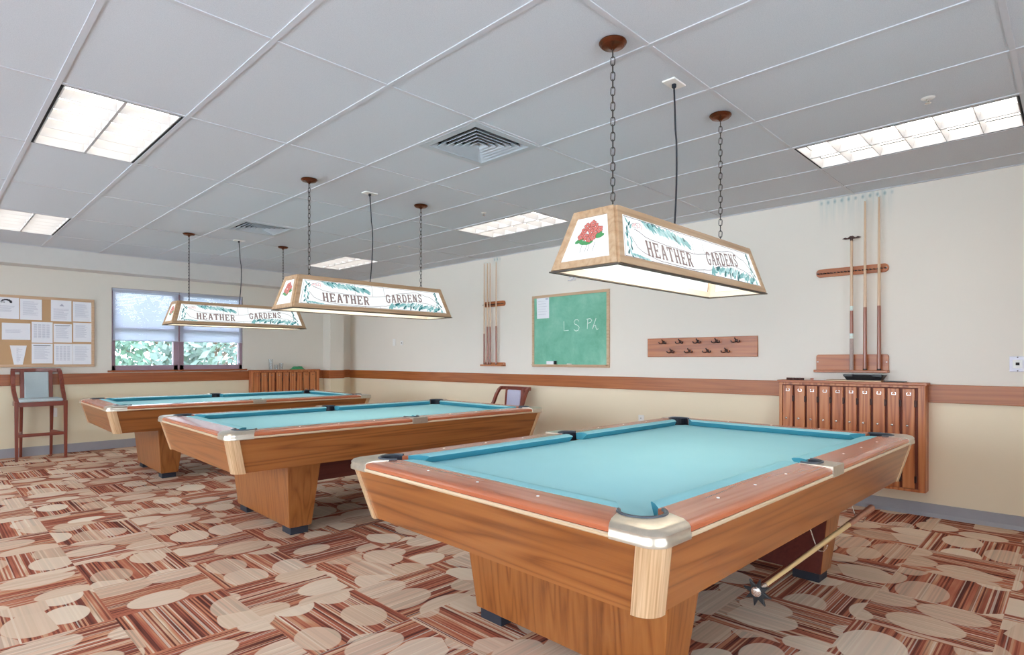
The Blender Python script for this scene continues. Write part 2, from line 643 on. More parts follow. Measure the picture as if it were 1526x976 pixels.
M['greencloth'] = plain('green_cloth', (64, 142, 98), 0.9, 0, 0.2, 40)
M['clear'] = clear_glass_material()
M['cream'] = plain('cream_board', (214, 184, 150), 0.6)
M['chalkcube'] = plain('brown_chalk_cube', (72, 40, 32), 0.8, 0, 0.2, 90)
M['pinkcube'] = plain('rose_chalk_cube', (190, 130, 112), 0.8)
M['leaf1'] = plain('leaf_green', (84, 112, 96), 0.7, 0, 0.4, 6)
M['leaf2'] = plain('leaf_pale_green', (106, 126, 118), 0.7, 0, 0.4, 6)
M['bark'] = plain('bark', (112, 96, 84), 0.9, 0, 0.3, 20)
M['lawn'] = plain('outside_ground', (150, 160, 130), 0.95, 0, 0.2, 3)


# ------------------------------------------------------------------ room shell
mb = MB()
mb.box(XL - 0.2, XR + 0.2, YB - 0.2, YF + 0.2, -0.1, 0)
struct(mb.build('floor', M['carpet']))

WX0, WX1, WZ0, WZ1 = 1.94, 3.745, 1.115, 2.31        # far window opening
mb = MB()
mb.box(XL, WX0, YF, YF + 0.2, 0, CEIL + 0.2)
mb.box(WX1, XR + 0.2, YF, YF + 0.2, 0, CEIL + 0.2)
mb.box(WX0, WX1, YF, YF + 0.2, 0, WZ0)
mb.box(WX0, WX1, YF, YF + 0.2, WZ1, CEIL + 0.2)
struct(mb.build('wall_far', M['wall']))
mb = MB()
mb.box(XR, XR + 0.2, YB - 0.2, YF, 0, CEIL + 0.2)
struct(mb.build('wall_right', M['wall_r']))
# left wall with daylight windows; near wall opening is added for fill light
LW = [(-1.2, 3.6), (4.4, 9.0)]
LZ0, LZ1 = 0.55, 2.45
mb = MB()
ys = [YB] + [v for w in LW for v in w] + [YF]
for i in range(0, len(ys), 2):
    mb.box(XL - 0.2, XL, ys[i], ys[i + 1], 0, CEIL + 0.2)
for a, b in LW:
    mb.box(XL - 0.2, XL, a, b, 0, LZ0)
    mb.box(XL - 0.2, XL, a, b, LZ1, CEIL + 0.2)
struct(mb.build('wall_left', M['wall']))
NW = (-2.4, 2.4)
mb = MB()
mb.box(XL - 0.2, NW[0], YB - 0.2, YB, 0, CEIL + 0.2)
mb.box(NW[1], XR + 0.2, YB - 0.2, YB, 0, CEIL + 0.2)
mb.box(NW[0], NW[1], YB - 0.2, YB, 0, LZ0)
mb.box(NW[0], NW[1], YB - 0.2, YB, LZ1, CEIL + 0.2)
struct(mb.build('wall_near', M['wall']))

# corner column and beam along the far wall
mb = MB()
mb.box(5.155, 5.42, 9.80, YF - 0.001, 0, CEIL)
struct(mb.build('wall_column', M['wall']))
mb = MB()
mb.box(XL, XR, 9.75, YF - 0.001, 2.495, CEIL + 0.05)
struct(mb.build('ceiling_soffit', M['soffit']))

# suspended ceiling: panels with openings for lights and vents, and the metal grid
LIGHTS = [(-1, 1), (-1, 4), (5, -2), (5, 1), (5, 4)]
VENTS = [(2, 0), (2, 3)]
i0 = math.floor((XL - GX) / DX)
i1 = math.ceil((XR - GX) / DX)
j0 = math.floor((YB - GY) / DY)
j1 = math.ceil((9.75 - GY) / DY)
TZ = CEIL + 0.003
mb = MB()
for i in range(i0, i1):
    for j in range(j0, j1):
        xa, xb = max(XL, GX + i * DX), min(XR, GX + (i + 1) * DX)
        ya, yb = max(YB, GY + j * DY), min(9.75, GY + (j + 1) * DY)
        if (i, j) in LIGHTS:
            continue
        if (i, j) in VENTS:
            ya = GY + (j + 0.5) * DY
        if xb - xa > 0.01 and yb - ya > 0.01:
            mb.box(xa, xb, ya, yb, TZ, TZ + 0.018)
struct(mb.build('ceiling', M['ceil']))
mb = MB()
for i in range(i0 + 1, i1):
    x = GX + i * DX
    mb.box(x - 0.013, x + 0.013, YB, 9.75, CEIL - 0.002, TZ)
for j in range(j0 + 1, j1):
    y = GY + j * DY
    mb.box(XL, XR, y - 0.012, y + 0.012, CEIL - 0.0012, TZ)
for i, j in VENTS:
    y = GY + (j + 0.5) * DY
    mb.box(GX + i * DX, GX + (i + 1) * DX, y - 0.012, y + 0.012, CEIL - 0.0012, TZ)
mb.box(XR - 0.022, XR, YB, 9.75, CEIL - 0.0025, TZ)
mb.box(XL, XR, 9.728, 9.75, CEIL - 0.0025, TZ)
struct(mb.build('trim_1', M['tee']))

# chair rail and baseboards
RZ0, RZ1 = 0.93, 1.076
mb = MB()
mb.box(XR - 0.022, XR, YB, YF, RZ0, RZ1)
struct(mb.build('trim_2', M['rail_y'], bevel=0.004))
mb = MB()
mb.box(XL, 5.155, YF - 0.022, YF, RZ0 + 0.006, RZ1 + 0.006)
mb.box(5.42, XR - 0.022, YF - 0.022, YF, RZ0 + 0.006, RZ1 + 0.006)
mb.box(5.135, 5.155, 9.80, YF - 0.022, RZ0 + 0.004, RZ1 + 0.004)
mb.box(5.135, 5.42, 9.78, 9.80, RZ0 + 0.004, RZ1 + 0.004)
struct(mb.build('trim_3', M['rail_x'], bevel=0.003))
mb = MB()
mb.box(XR - 0.012, XR, YB, YF, 0, 0.105)
mb.prism_y([(XR - 0.03, 0), (XR - 0.012, 0), (XR - 0.012, 0.03)], YB, YF)
struct(mb.build('baseboard_right', M['base']))
mb = MB()
mb.box(XL, 5.155, YF - 0.012, YF, 0, 0.12)
mb.box(5.145, 5.43, 9.788, 9.80, 0, 0.12)
mb.box(5.143, 5.155, 9.788, YF, 0, 0.12)
mb.box(5.42, XR, YF - 0.012, YF, 0, 0.12)
struct(mb.build('baseboard_far', M['base']))
mb = MB()
mb.box(XL, XL + 0.012, YB, YF, 0, 0.11)
struct(mb.build('baseboard_left', M['base']))


def make_window(name, axis, a, b, z0, z1, wall0, wall1, mull, meet, fw=0.05):
    """framed double-hung window filling an opening; axis 'x' lies in a wall facing y"""
    def bx(m, u0, u1, w0, w1, q0, q1):
        if axis == 'x':
            m.box(u0, u1, w0, w1, q0, q1)
        else:
            m.box(w0, w1, u0, u1, q0, q1)
    w0, w1 = wall0, wall1
    wm = (w0 + w1) / 2
    m = MB()
    bx(m, a, a + fw, w0, w1, z0, z1)
    bx(m, b - fw, b, w0, w1, z0, z1)
    bx(m, a, b, w0, w1, z0, z0 + fw * 1.5)
    bx(m, a, b, w0, w1, z1 - fw, z1)
    for u in mull:
        bx(m, u - 0.07, u + 0.07, w0, w1, z0, z1)
        bx(m, u - 0.012, u + 0.012, w0 - 0.012, w0, z0, z1)
    if meet:
        bx(m, a, b, w0 + 0.01, w1 - 0.01, meet - 0.022, meet + 0.022)
    fr = struct(m.build(name, M['winframe'], bevel=0.003))
    edges = [a + fw] + [v for u in mull for v in (u - 0.07, u + 0.07)] + [b - fw]
    for k in range(0, len(edges), 2):
        g = MB()
        bx(g, edges[k], edges[k + 1], wm - 0.003, wm + 0.003, z0 + fw * 1.5, z1 - fw)
        g.build('window_pane', M['glass'], fr)
    return fr


w = make_window('window_1', 'x', WX0, WX1, WZ0, WZ1, YF + 0.03, YF + 0.12, [2.805], 1.725)
m = MB()
m.box(WX0 - 0.05, WX1 + 0.06, YF - 0.03, YF + 0.05, WZ0 - 0.022, WZ0 + 0.004)
m.build('window_sill', M['rail_x'], w, bevel=0.003)
make_window('window_2', 'y', LW[0][0], LW[0][1], LZ0, LZ1, XL - 0.14, XL - 0.05, [1.2], None)
make_window('window_3', 'y', LW[1][0], LW[1][1], LZ0, LZ1, XL - 0.14, XL - 0.05, [6.6], None)
make_window('window_fill', 'x', NW[0], NW[1], LZ0, LZ1, YB - 0.14, YB - 0.05, [0.0], None)  # unseen window added behind the camera for fill light


# ------------------------------------------------------------------ ceiling lights
def make_troffer(label):
    t = thing('ceiling_light', (0, 0, CEIL), 0, label, 'light', 'recessed fluorescent ceiling lights')
    hx, hy = DX / 2 - 0.008, DY / 2 - 0.008
    d = 0.075
    m = MB()
    m.box(-hx, -hx + 0.018, -hy, hy, 0.001, d)
    m.box(hx - 0.018, hx, -hy, hy, 0.001, d)
    m.box(-hx + 0.018, hx - 0.018, -hy, -hy + 0.012, 0.001, d)
    m.box(-hx + 0.018, hx - 0.018, hy - 0.012, hy, 0.001, d)
    m.box(-hx, hx, -hy, hy, d + 0.004, d + 0.016)
    m.build('frame', M['dark'], t)
    ix, iy = hx - 0.026, hy - 0.018
    m = MB()
    m.box(-ix - 0.006, -ix, -iy, iy, -0.001, d - 0.006)
    m.box(ix, ix + 0.006, -iy, iy, -0.001, d - 0.006)
    m.box(-0.007, 0.007, -iy, iy, -0.001, d - 0.02)
    for k in range(7):
        y = -iy + 2 * iy * k / 6
        w = 0.006 if 0 < k < 6 else 0.005
        # blades are pinched at the bottom and wide at the top
        m.hexa([(-ix, y - 0.002, -0.001), (ix, y - 0.002, -0.001), (ix, y + 0.002, -0.001), (-ix, y + 0.002, -0.001)],
               [(-ix, y - w * 2, d - 0.02), (ix, y - w * 2, d - 0.02), (ix, y + w * 2, d - 0.02), (-ix, y + w * 2, d - 0.02)])
    m.build('louver', M['louver'], t)
    m = MB()
    m.poly([(-ix, -iy, d), (-ix, iy, d), (ix, iy, d), (ix, -iy, d)])
    o = m.build('diffuser', M['tubes'], t, fix=False)
    return t


def cell_center(i, j):
    return (GX + (i + 0.5) * DX, GY + (j + 0.5) * DY, CEIL)


names = ['square-looking recessed light at upper left of the ceiling, nearest the camera on that side',
         'recessed light cut off by the left edge of the photo near the far wall',
         'long recessed light at upper right, cut off by the right edge of the photo',
         'recessed light behind the nearest hanging lamp, by the right wall',
         'small far recessed light above the middle hanging lamp']
proto = make_troffer(names[0])
proto.location = cell_center(*LIGHTS[0])
for lb, ij in zip(names[1:], LIGHTS[1:]):
    dup(proto, cell_center(*ij), 0, lb)


# ------------------------------------------------------------------ air vents
def make_vent(label):
    t = thing('air_vent', (0, 0, CEIL), 0, label, 'vent', 'square ceiling air vents')
    h = DX / 2 - 0.014
    m = MB()
    for a, b, z0, z1 in ((h, h - 0.05, -0.003, 0.012),):
        o4 = [(-a, -a), (a, -a), (a, a), (-a, a)]
        i4 = [(-b, -b), (b, -b), (b, b), (-b, b)]
        for k in range(4):
            q = (k + 1) % 4
            m.hexa([o4[k] + (z0,), o4[q] + (z0,), i4[q] + (z0,), i4[k] + (z0,)],
                   [o4[k] + (z1,), o4[q] + (z1,), i4[q] + (z1,), i4[k] + (z1,)])
    m.build('frame', M['vent'], t)
    m = MB()
    for k in range(6):
        a = 0.235 - k * 0.038
        b, z0, z1 = a - 0.020, 0.024, -0.002
        o4 = [(-a, -a, z1), (a, -a, z1), (a, a, z1), (-a, a, z1)]
        i4 = [(-b, -b, z0), (b, -b, z0), (b, b, z0), (-b, b, z0)]
        up = lambda P: [(x, y, z + 0.003) for x, y, z in P]
        for e in range(4):
            q = (e + 1) % 4
            m.hexa([o4[e], o4[q], i4[q], i4[e]], up([o4[e], o4[q], i4[q], i4[e]]))
    m.build('louver_cone', M['vent'], t)
    m = MB()
    m.box(-h, h, -h, h, 0.075, 0.085)
    for s in (-1, 1):
        m.box(s * h - 0.004, s * h + 0.004, -h, h, 0.013, 0.085)
        m.box(-h, h, s * h - 0.004, s * h + 0.004, 0.013, 0.085)
    m.build('duct_box', M['dark'], t)
    return t


v = make_vent('larger looking air vent in the ceiling left of the nearest hanging lamp')
v.location = (GX + 2.5 * DX, GY + 0.25 * DY, CEIL)
dup(v, (GX + 2.5 * DX, GY + 3.25 * DY, CEIL), 0, 'far air vent in the ceiling left of the middle hanging lamp')


# ------------------------------------------------------------------ sprinklers
def make_sprinkler(label, x, y, big):
    t = thing('sprinkler_head', (x, y, CEIL + 0.006), 0, label, 'sprinkler', 'ceiling sprinkler heads')
    r = 0.034 if big else 0.026
    MB().lathe([(r, 0), (r, -0.004), (r * 0.7, -0.010), (0.012, -0.010)], n=20).build('escutcheon', M['plate'], t, True)
    m = MB()
    m.lathe([(0.009, -0.009), (0.009, -0.022), (0.003, -0.024)], n=10)
    m.lathe([(0.016, -0.030), (0.016, -0.032)], n=10)
    m.tube([(0.009, 0, -0.02), (0.012, 0, -0.026), (0.002, 0, -0.031)], 0.002, 6)
    m.tube([(-0.009, 0, -0.02), (-0.012, 0, -0.026), (-0.002, 0, -0.031)], 0.002, 6)
    m.build('deflector', M['chrome'], t, True)


make_sprinkler('white sprinkler head beside the long ceiling light at upper right', 3.897, 0.619, True)
make_sprinkler('small sprinkler head in the ceiling left of the light behind the nearest lamp', 3.904, 4.309, False)
make_sprinkler('tiny far sprinkler head in the ceiling beyond the middle lamp', 4.307, 6.359, False)


# ------------------------------------------------------------------ stained glass pendant lamps
LET = {  # strokes on a unit square: list of (polyline, thickness)
    'H': [([(.2, 0), (.2, 1)], .2), ([(.8, 0), (.8, 1)], .2), ([(.2, .5), (.8, .5)], .13),
          ([(0, .05), (.4, .05)], .1), ([(0, .95), (.4, .95)], .1), ([(.6, .05), (1, .05)], .1), ([(.6, .95), (1, .95)], .1)],
    'E': [([(.22, 0), (.22, 1)], .2), ([(0, .06), (.9, .06)], .12), ([(0, .94), (.9, .94)], .12), ([(.22, .5), (.66, .5)], .12),
          ([(.86, 0), (.86, .28)], .12), ([(.86, .72), (.86, 1)], .12), ([(.64, .38), (.64, .62)], .1)],
    'A': [([(.16, .05), (.46, 1)], .16), ([(.84, .05), (.54, 1)], .2), ([(.28, .36), (.72, .36)], .12),
          ([(0, .05), (.34, .05)], .1), ([(.64, .05), (1, .05)], .1), ([(.38, .96), (.62, .96)], .08)],
    'T': [([(.5, 0), (.5, 1)], .22), ([(.02, .93), (.98, .93)], .14), ([(.06, .7), (.06, 1)], .12), ([(.94, .7), (.94, 1)], .12),
          ([(.28, .05), (.72, .05)], .1)],
    'R': [([(.2, 0), (.2, 1)], .2), ([(.2, .93), (.64, .93), (.8, .84), (.8, .62), (.64, .52), (.2, .52)], .14),
          ([(.52, .5), (.82, .05)], .2), ([(0, .05), (.4, .05)], .1), ([(.7, .05), (1, .05)], .1), ([(0, .95), (.3, .95)], .1)],
    'G': [([(.86, .72), (.78, .92), (.5, .96), (.24, .86), (.15, .5), (.24, .14), (.5, .04), (.8, .1), (.82, .4)], .17),
          ([(.56, .42), (.98, .42)], .12), ([(.88, .68), (.88, .96)], .08)],
    'D': [([(.2, 0), (.2, 1)], .2), ([(0, .06), (.56, .06), (.8, .2), (.86, .5), (.8, .8), (.56, .94), (0, .94)], .16)],
    'N': [([(.2, 0), (.2, 1)], .15), ([(.8, 0), (.8, 1)], .15), ([(.18, .98), (.82, .02)], .2),
          ([(0, .05), (.4, .05)], .1), ([(0, .95), (.3, .95)], .1), ([(.6, .95), (1, .95)], .1)],
    'S': [([(.82, .72), (.74, .92), (.5, .95), (.24, .88), (.18, .7), (.34, .56), (.66, .46), (.82, .3), (.74, .1), (.5, .05), (.26, .09),
            (.18, .28)], .17), ([(.84, .7), (.84, .96)], .08), ([(.16, .04), (.16, .3)], .08)],
}


def stroke(mbx, pts, th, mp, mi=0):
    """flat stroke of the given thickness through 2-D points, mapped to 3-D by mp"""
    n = len(pts)
    L, R = [], []
    for i in range(n):
        ax, ay = pts[max(i - 1, 0)]
        bx, by = pts[min(i + 1, n - 1)]
        d = Vector((bx - ax, by - ay))
        d.normalize()
        px, py = -d.y * th / 2, d.x * th / 2
        L.append((pts[i][0] + px, pts[i][1] + py))
        R.append((pts[i][0] - px, pts[i][1] - py))
    for i in range(n - 1):
        mbx.poly([mp(*L[i]), mp(*L[i + 1]), mp(*R[i + 1]), mp(*R[i])], mi)


LB, LT, LH = (0.765, 0.178), (0.688, 0.108), 0.262


def make_lamp(label):
    t = thing('pendant_lamp', (0, 0, 0), 0, label, 'lamp', 'stained glass lamps hung over the pool tables')
    bx_, by_ = LB
    tx_, ty_ = LT
    B = [Vector((-bx_, -by_, 0)), Vector((bx_, -by_, 0)), Vector((bx_, by_, 0)), Vector((-bx_, by_, 0))]
    T = [Vector((-tx_, -ty_, LH)), Vector((tx_, -ty_, LH)), Vector((tx_, ty_, LH)), Vector((-tx_, ty_, LH))]
    faces = []
    fw = 0.034
    frame = MB()
    panels = []
    for k in range(4):
        q = (k + 1) % 4
        O = (B[k] + B[q]) / 2
        ux = (B[q] - B[k]).normalized()
        vy = ((T[k] + T[q]) / 2 - O)
        H = vy.length
        vy.normalize()
        nrm = ux.cross(vy).normalized()           # outward
        hb = (B[q] - B[k]).length / 2
        ht = (T[q] - T[k]).length / 2
        mp = (lambda O, ux, vy, nrm: (lambda u, v, d=0.0: O + ux * u + vy * v + nrm * d))(O, ux, vy, nrm)
        hw = (lambda hb, ht, H: (lambda v: hb + (ht - hb) * v / H))(hb, ht, H)
        faces.append((mp, hw, H))
        o4 = [(-hb, 0), (hb, 0), (ht, H), (-ht, H)]
        v0, v1 = fw, H - fw
        i4 = [(-hw(v0) + fw, v0), (hw(v0) - fw, v0), (hw(v1) - fw, v1), (-hw(v1) + fw, v1)]
        for e in range(4):
            r = (e + 1) % 4
            nb = len(frame.mi)
            frame.hexa([mp(*o4[e], -0.006), mp(*o4[r], -0.006), mp(*i4[r], -0.006), mp(*i4[e], -0.006)],
                       [mp(*o4[e], 0.012), mp(*o4[r], 0.012), mp(*i4[r], 0.012), mp(*i4[e], 0.012)])
            frame.mi[nb] = 1
        panels.append(i4)
    # seat the shade's lower lip and the top board
    frame.box(-tx_ + 0.01, tx_ - 0.01, -ty_ + 0.01, ty_ - 0.01, LH - 0.012, LH - 0.002)
    frame.build('frame', [M['lampwood'], M['lampwood_lit']], t)
    m = MB()
    e = 0.012
    for k in range(4):
        q = (k + 1) % 4
        a, b = B[k], B[q]
        oa, ob = Vector((a.x * (1 + e / bx_), a.y * (1 + e / by_), 0)), Vector((b.x * (1 + e / bx_), b.y * (1 + e / by_), 0))
        ia, ib = Vector((a.x * (1 - .008 / bx_), a.y * (1 - .008 / by_), 0)), Vector((b.x * (1 - .008 / bx_), b.y * (1 - .008 / by_), 0))
        dz = Vector((0, 0, 0.006))
        m.hexa([oa - dz, ob - dz, ib - dz, ia - dz], [oa, ob, ib, ia])
    m.build('lower_lip', M['lampedge'], t)
    m = MB()
    m.box(-tx_ + 0.03, tx_ - 0.03, -ty_ + 0.02, ty_ - 0.02, LH - 0.020, LH - 0.014)
    m.build('reflector', M['glow_in'], t)
    for s in (-1, 1):
        m = MB()
        m.tube([(-0.60, s * 0.05, LH - 0.07), (0.60, s * 0.05, LH - 0.07)], 0.017, 12)
        m.build('fluorescent_tube', M['tube'], t, True)
    for k in range(4):
        mp, hw, H = faces[k]
        g = MB()
        p = panels[k]
        g.hexa([mp(*c, 0.000) for c in p], [mp(*c, 0.004) for c in p])
        gl = g.build('glass_panel', M['glow'], t)
        long_side = k in (0, 2)
        v0, v1 = fw, H - fw
        vh = v1 - v0
        rnd = random.Random(20 + k)
        if long_side:
            W2 = hw(v0) - fw

            def uv(r, f):
                v = v0 + f * vh
                return (-1 + 2 * r) * (hw(v) - fw), v

            def curve(ctrl, n=28):
                out = []
                for i in range(n + 1):
                    r = ctrl[0][0] + (ctrl[-1][0] - ctrl[0][0]) * i / n
                    for (ra, fa), (rb, fb) in zip(ctrl, ctrl[1:]):
                        if ra <= r <= rb + 1e-9:
                            s = (r - ra) / (rb - ra)
                            s = s * s * (3 - 2 * s)
                            out.append((r, fa + (fb - fa) * s))
                            break
                return out
            upc = curve([(.07, .72), (.16, .56), (.30, .52), (.46, .50), (.56, .58), (.68, .78), (.80, .88), (.90, .72), (.97, .40)])
            loc = curve([(.05, .52), (.10, .20), (.22, .08), (.42, .06), (.54, .14), (.66, .34), (.78, .46), (.86, .40), (.97, .18)])
            ln = MB()
            pm = lambda u, v: mp(u, v, 0.0052)
            for c in (upc, loc):
                stroke(ln, [uv(*q) for q in c], 0.0035, pm)
            for r, f0, f1 in ((.34, .53, 1), (.46, .5, 1), (.545, .56, 1), (.40, 0, .06), (.50, 0, .1), (.72, 0, .4)):
                stroke(ln, [uv(r, f0), uv(r, f1)], 0.0025, pm)
            stroke(ln, [uv(.012, .03), uv(.012, .97), uv(.988, .97), uv(.988, .03), uv(.012, .03)], 0.003, pm)
            for rr, ff in ((.075, .80), (.10, .84), (.93, .34), (.95, .22)):      # small scrolls at the ribbon ends
                stroke(ln, [(uv(rr, ff)[0] + .02 * cos(a), uv(rr, ff)[1] + .011 * sin(a)) for a in
                            [q * 2 * pi / 12 for q in range(11)]], 0.0025, pm)
            ln.build('ribbon_outline', M['art_line'], gl, fix=False)
            fo = MB()

            def leaf(r, f, ang, L, wd, mi, d):
                cu, cv = uv(r, f)
                if not (v0 + .004 < cv < v1 - .004):
                    return
                pts = []
                for i in range(10):
                    a = 2 * pi * i / 10
                    lx, ly = L * cos(a) / 2, wd * sin(a) / 2 * (1 - .45 * cos(a))
                    u = cu + lx * cos(ang) - ly * sin(ang)
                    v = cv + lx * sin(ang) + ly * cos(ang)
                    v = min(max(v, v0 + .002), v1 - .002)
                    lim = hw(v) - fw - .003
                    pts.append(mp(min(max(u, -lim), lim), v, d))
                fo.poly(pts, mi)
            n = 0
            for i in range(44):                        # fern above the ribbon on the left
                q = i / 43
                r = .13 + .30 * q
                f = .93 - .22 * q + rnd.uniform(-.05, .05)
                leaf(r, f, rnd.uniform(-1.0, -.3), rnd.uniform(.04, .085), rnd.uniform(.012, .022), rnd.choice((0, 0, 1, 1, 2)), .0044 + n * 2e-5)
                n += 1
            for i in range(44):                        # fern below the ribbon on the right
                q = i / 43
                r = .58 + .36 * q
                f = .08 + .20 * (1 - abs(q - .45)) + rnd.uniform(-.08, .05)
                leaf(r, f, rnd.uniform(.2, 1.2), rnd.uniform(.04, .085), rnd.uniform(.012, .022), rnd.choice((0, 0, 1, 1, 2)), .0044 + n * 2e-5)
                n += 1
            for i in range(14):                        # trailing leaves at both ends
                leaf(.03 + rnd.uniform(-.008, .02), .08 + .8 * i / 13, rnd.uniform(.8, 2.2), .034, .011, rnd.choice((0, 1, 2)), .0044 + n * 2e-5)
                leaf(.965 + rnd.uniform(-.02, .008), .06 + .86 * i / 13, rnd.uniform(.8, 2.2), .036, .012, rnd.choice((0, 2, 2)), .0044 + (n + 1) * 2e-5)
                leaf(.05 + .09 * i / 13, .10 - .06 * i / 13, rnd.uniform(-.4, .4), .034, .010, rnd.choice((0, 1)), .0044 + (n + 2) * 2e-5)
                n += 3
            for i in range(5):
                leaf(.065 + i * .012, .80 + .03 * (i % 2), .6 + .2 * i, .035, .008, 3, .0046 + n * 2e-5)
                n += 1
            fo.build('painted_foliage', [M['art_teal1'], M['art_teal2'], M['art_teal3'], M['art_pink']], gl, fix=False)
            pm2 = lambda u, v: mp(u, v, 0.0058)

            def word(txt, ra, rb, fa, fb, hfrac):
                le = MB()
                nn = len(txt)
                for i, ch in enumerate(txt):
                    r = ra + (rb - ra) * (i + .08) / nn
                    rr = ra + (rb - ra) * (i + .90) / nn
                    f = fa + (fb - fa) * i / (nn - 1)
                    u0 = uv(r, f)[0]
                    u1 = uv(rr, f)[0]
                    vb = v0 + f * vh
                    hh = hfrac * vh
                    for pts, th in LET[ch]:
                        stroke(le, [(u0 + px * (u1 - u0), vb + py * hh) for px, py in pts], th * (u1 - u0) * 1.45, pm2)
                le.build('lettering', M['art_letter'], gl, fix=False)
            word('HEATHER', .135, .435, .14, .12, .37)
            word('GARDENS', .545, .835, .30, .46, .36)
        else:
            fl = MB()
            pm = lambda u, v, d=.005: mp(u, v, d)

            def disc(u, v, ru, rv, mi, d, rot=0.0, n_=12):
                fl.poly([pm(u + ru * cos(a) * cos(rot) - rv * sin(a) * sin(rot),
                            v + ru * cos(a) * sin(rot) + rv * sin(a) * cos(rot), d) for a in [2 * pi * i / n_ for i in range(n_)]], mi)
            sg = 1
            cu, cv = 0.004, v0 + vh * .60
            n = 0
            for (du, dv, rot) in ((-.055, -.028, .3), (-.03, -.040, -.2), (.0, -.042, .2), (.045, -.012, .5), (.055, -.018, .2)):
                disc(cu + du, cv + dv, .024, .010, 2, .0046 + n * 3e-5, rot)
                n += 1
            for du in (-.035, -.008, .006, .034):
                fl.poly([pm(cu + du, cv - .045, .0045), pm(cu + du + .002, cv - .045, .0045), pm(cu + du - .004, cv - .085, .0045),
                         pm(cu + du - .006, cv - .085, .0045)], 3)
            for (du, dv) in ((-.05, -.008), (-.036, .016), (-.02, -.014), (-.008, .026), (.008, .004), (.0, -.026), (.024, .030), (.03, .006),
                             (.02, -.020), (.05, .012), (-.022, .038), (.008, .046)):
                for q in range(5):
                    a = q * 2 * pi / 5 + du * 40
                    disc(cu + du + .010 * cos(a), cv + dv + .010 * sin(a), .0085, .0085, 1, .0052 + n * 2e-5, 0, 9)
                    disc(cu + du + .010 * cos(a), cv + dv + .010 * sin(a), .0066, .0066, 0, .0053 + n * 2e-5, 0, 9)
                    n += 1
            fl.build('painted_flowers', [M['art_red'], M['art_dkred'], M['art_green'], M['art_line']], gl, fix=False)
    # chains, canopies and cord
    top = CEIL - LAMP_Z
    for s in (-1, 1):
        x = s * 0.55
        MB().lathe([(0.062, top), (0.064, top - 0.006), (0.060, top - 0.012), (0.056, top - 0.014), (0.052, top - 0.020),
                    (0.020, top - 0.026), (0.008, top - 0.034), (0.004, top - 0.04)], (x, 0, 0), 28).build('canopy', M['copper'], t, True)
        m = MB()
        z = top - 0.036
        pitch = 0.0335
        nl = int((z - LH) / pitch)
        pitch = (z - LH) / nl
        for i in range(nl):
            zc = z - pitch * (i + .5)
            ang = (i % 2) * pi / 2 + 0.5
            path = []
            for k in range(12):
                a = 2 * pi * k / 12
                w_, h_ = 0.0095 * cos(a), 0.0125 * sin(a) + (0.008 if sin(a) > 0 else -0.008)
                path.append((x + w_ * cos(ang), w_ * sin(ang), zc + h_))
            m.tube(path, 0.0024, 6, True)
        m.lathe([(0.008, LH), (0.008, LH - 0.02)], (x, 0, 0), 10)
        m.build('chain', M['chain'], t, True)
    m = MB()
    m.tube([(0.004 + 0.028 * sin(pi * q) * (1 if q > .3 else .7), 0.0, LH - 0.01 + (top - LH - 0.004) * (1 - q)) for q in
            [i / 14 for i in range(15)]], 0.0048, 8)
    m.lathe([(0.012, top - 0.002), (0.012, top - 0.02), (0.006, top - 0.026)], (0.004, 0, 0), 12)
    m.build('cord', M['cord'], t, True)
    m = MB()
    m.box(-0.056, 0.064, -0.036, 0.036, top - 0.005, top + 0.004)
    m.build('ceiling_plate', M['plate'], t, bevel=0.002)
    return t


LAMP_Z = 1.678
lamp = make_lamp('nearest hanging wood and glass lamp lettered HEATHER GARDENS, at right')
lamp.location = (2.755, 1.555, LAMP_Z)
dup(lamp, (2.745, 4.52, LAMP_Z), 0, 'middle hanging wood and glass lamp lettered HEATHER GARDENS')
dup(lamp, (2.735, 7.49, LAMP_Z), 0, 'farthest hanging wood and glass lamp, in front of the window')


# ------------------------------------------------------------------ pool tables
TL, TW = 2.868, 1.697
HL, HW = TL / 2, TW / 2
ZE, ZTOP = 0.772, 0.816


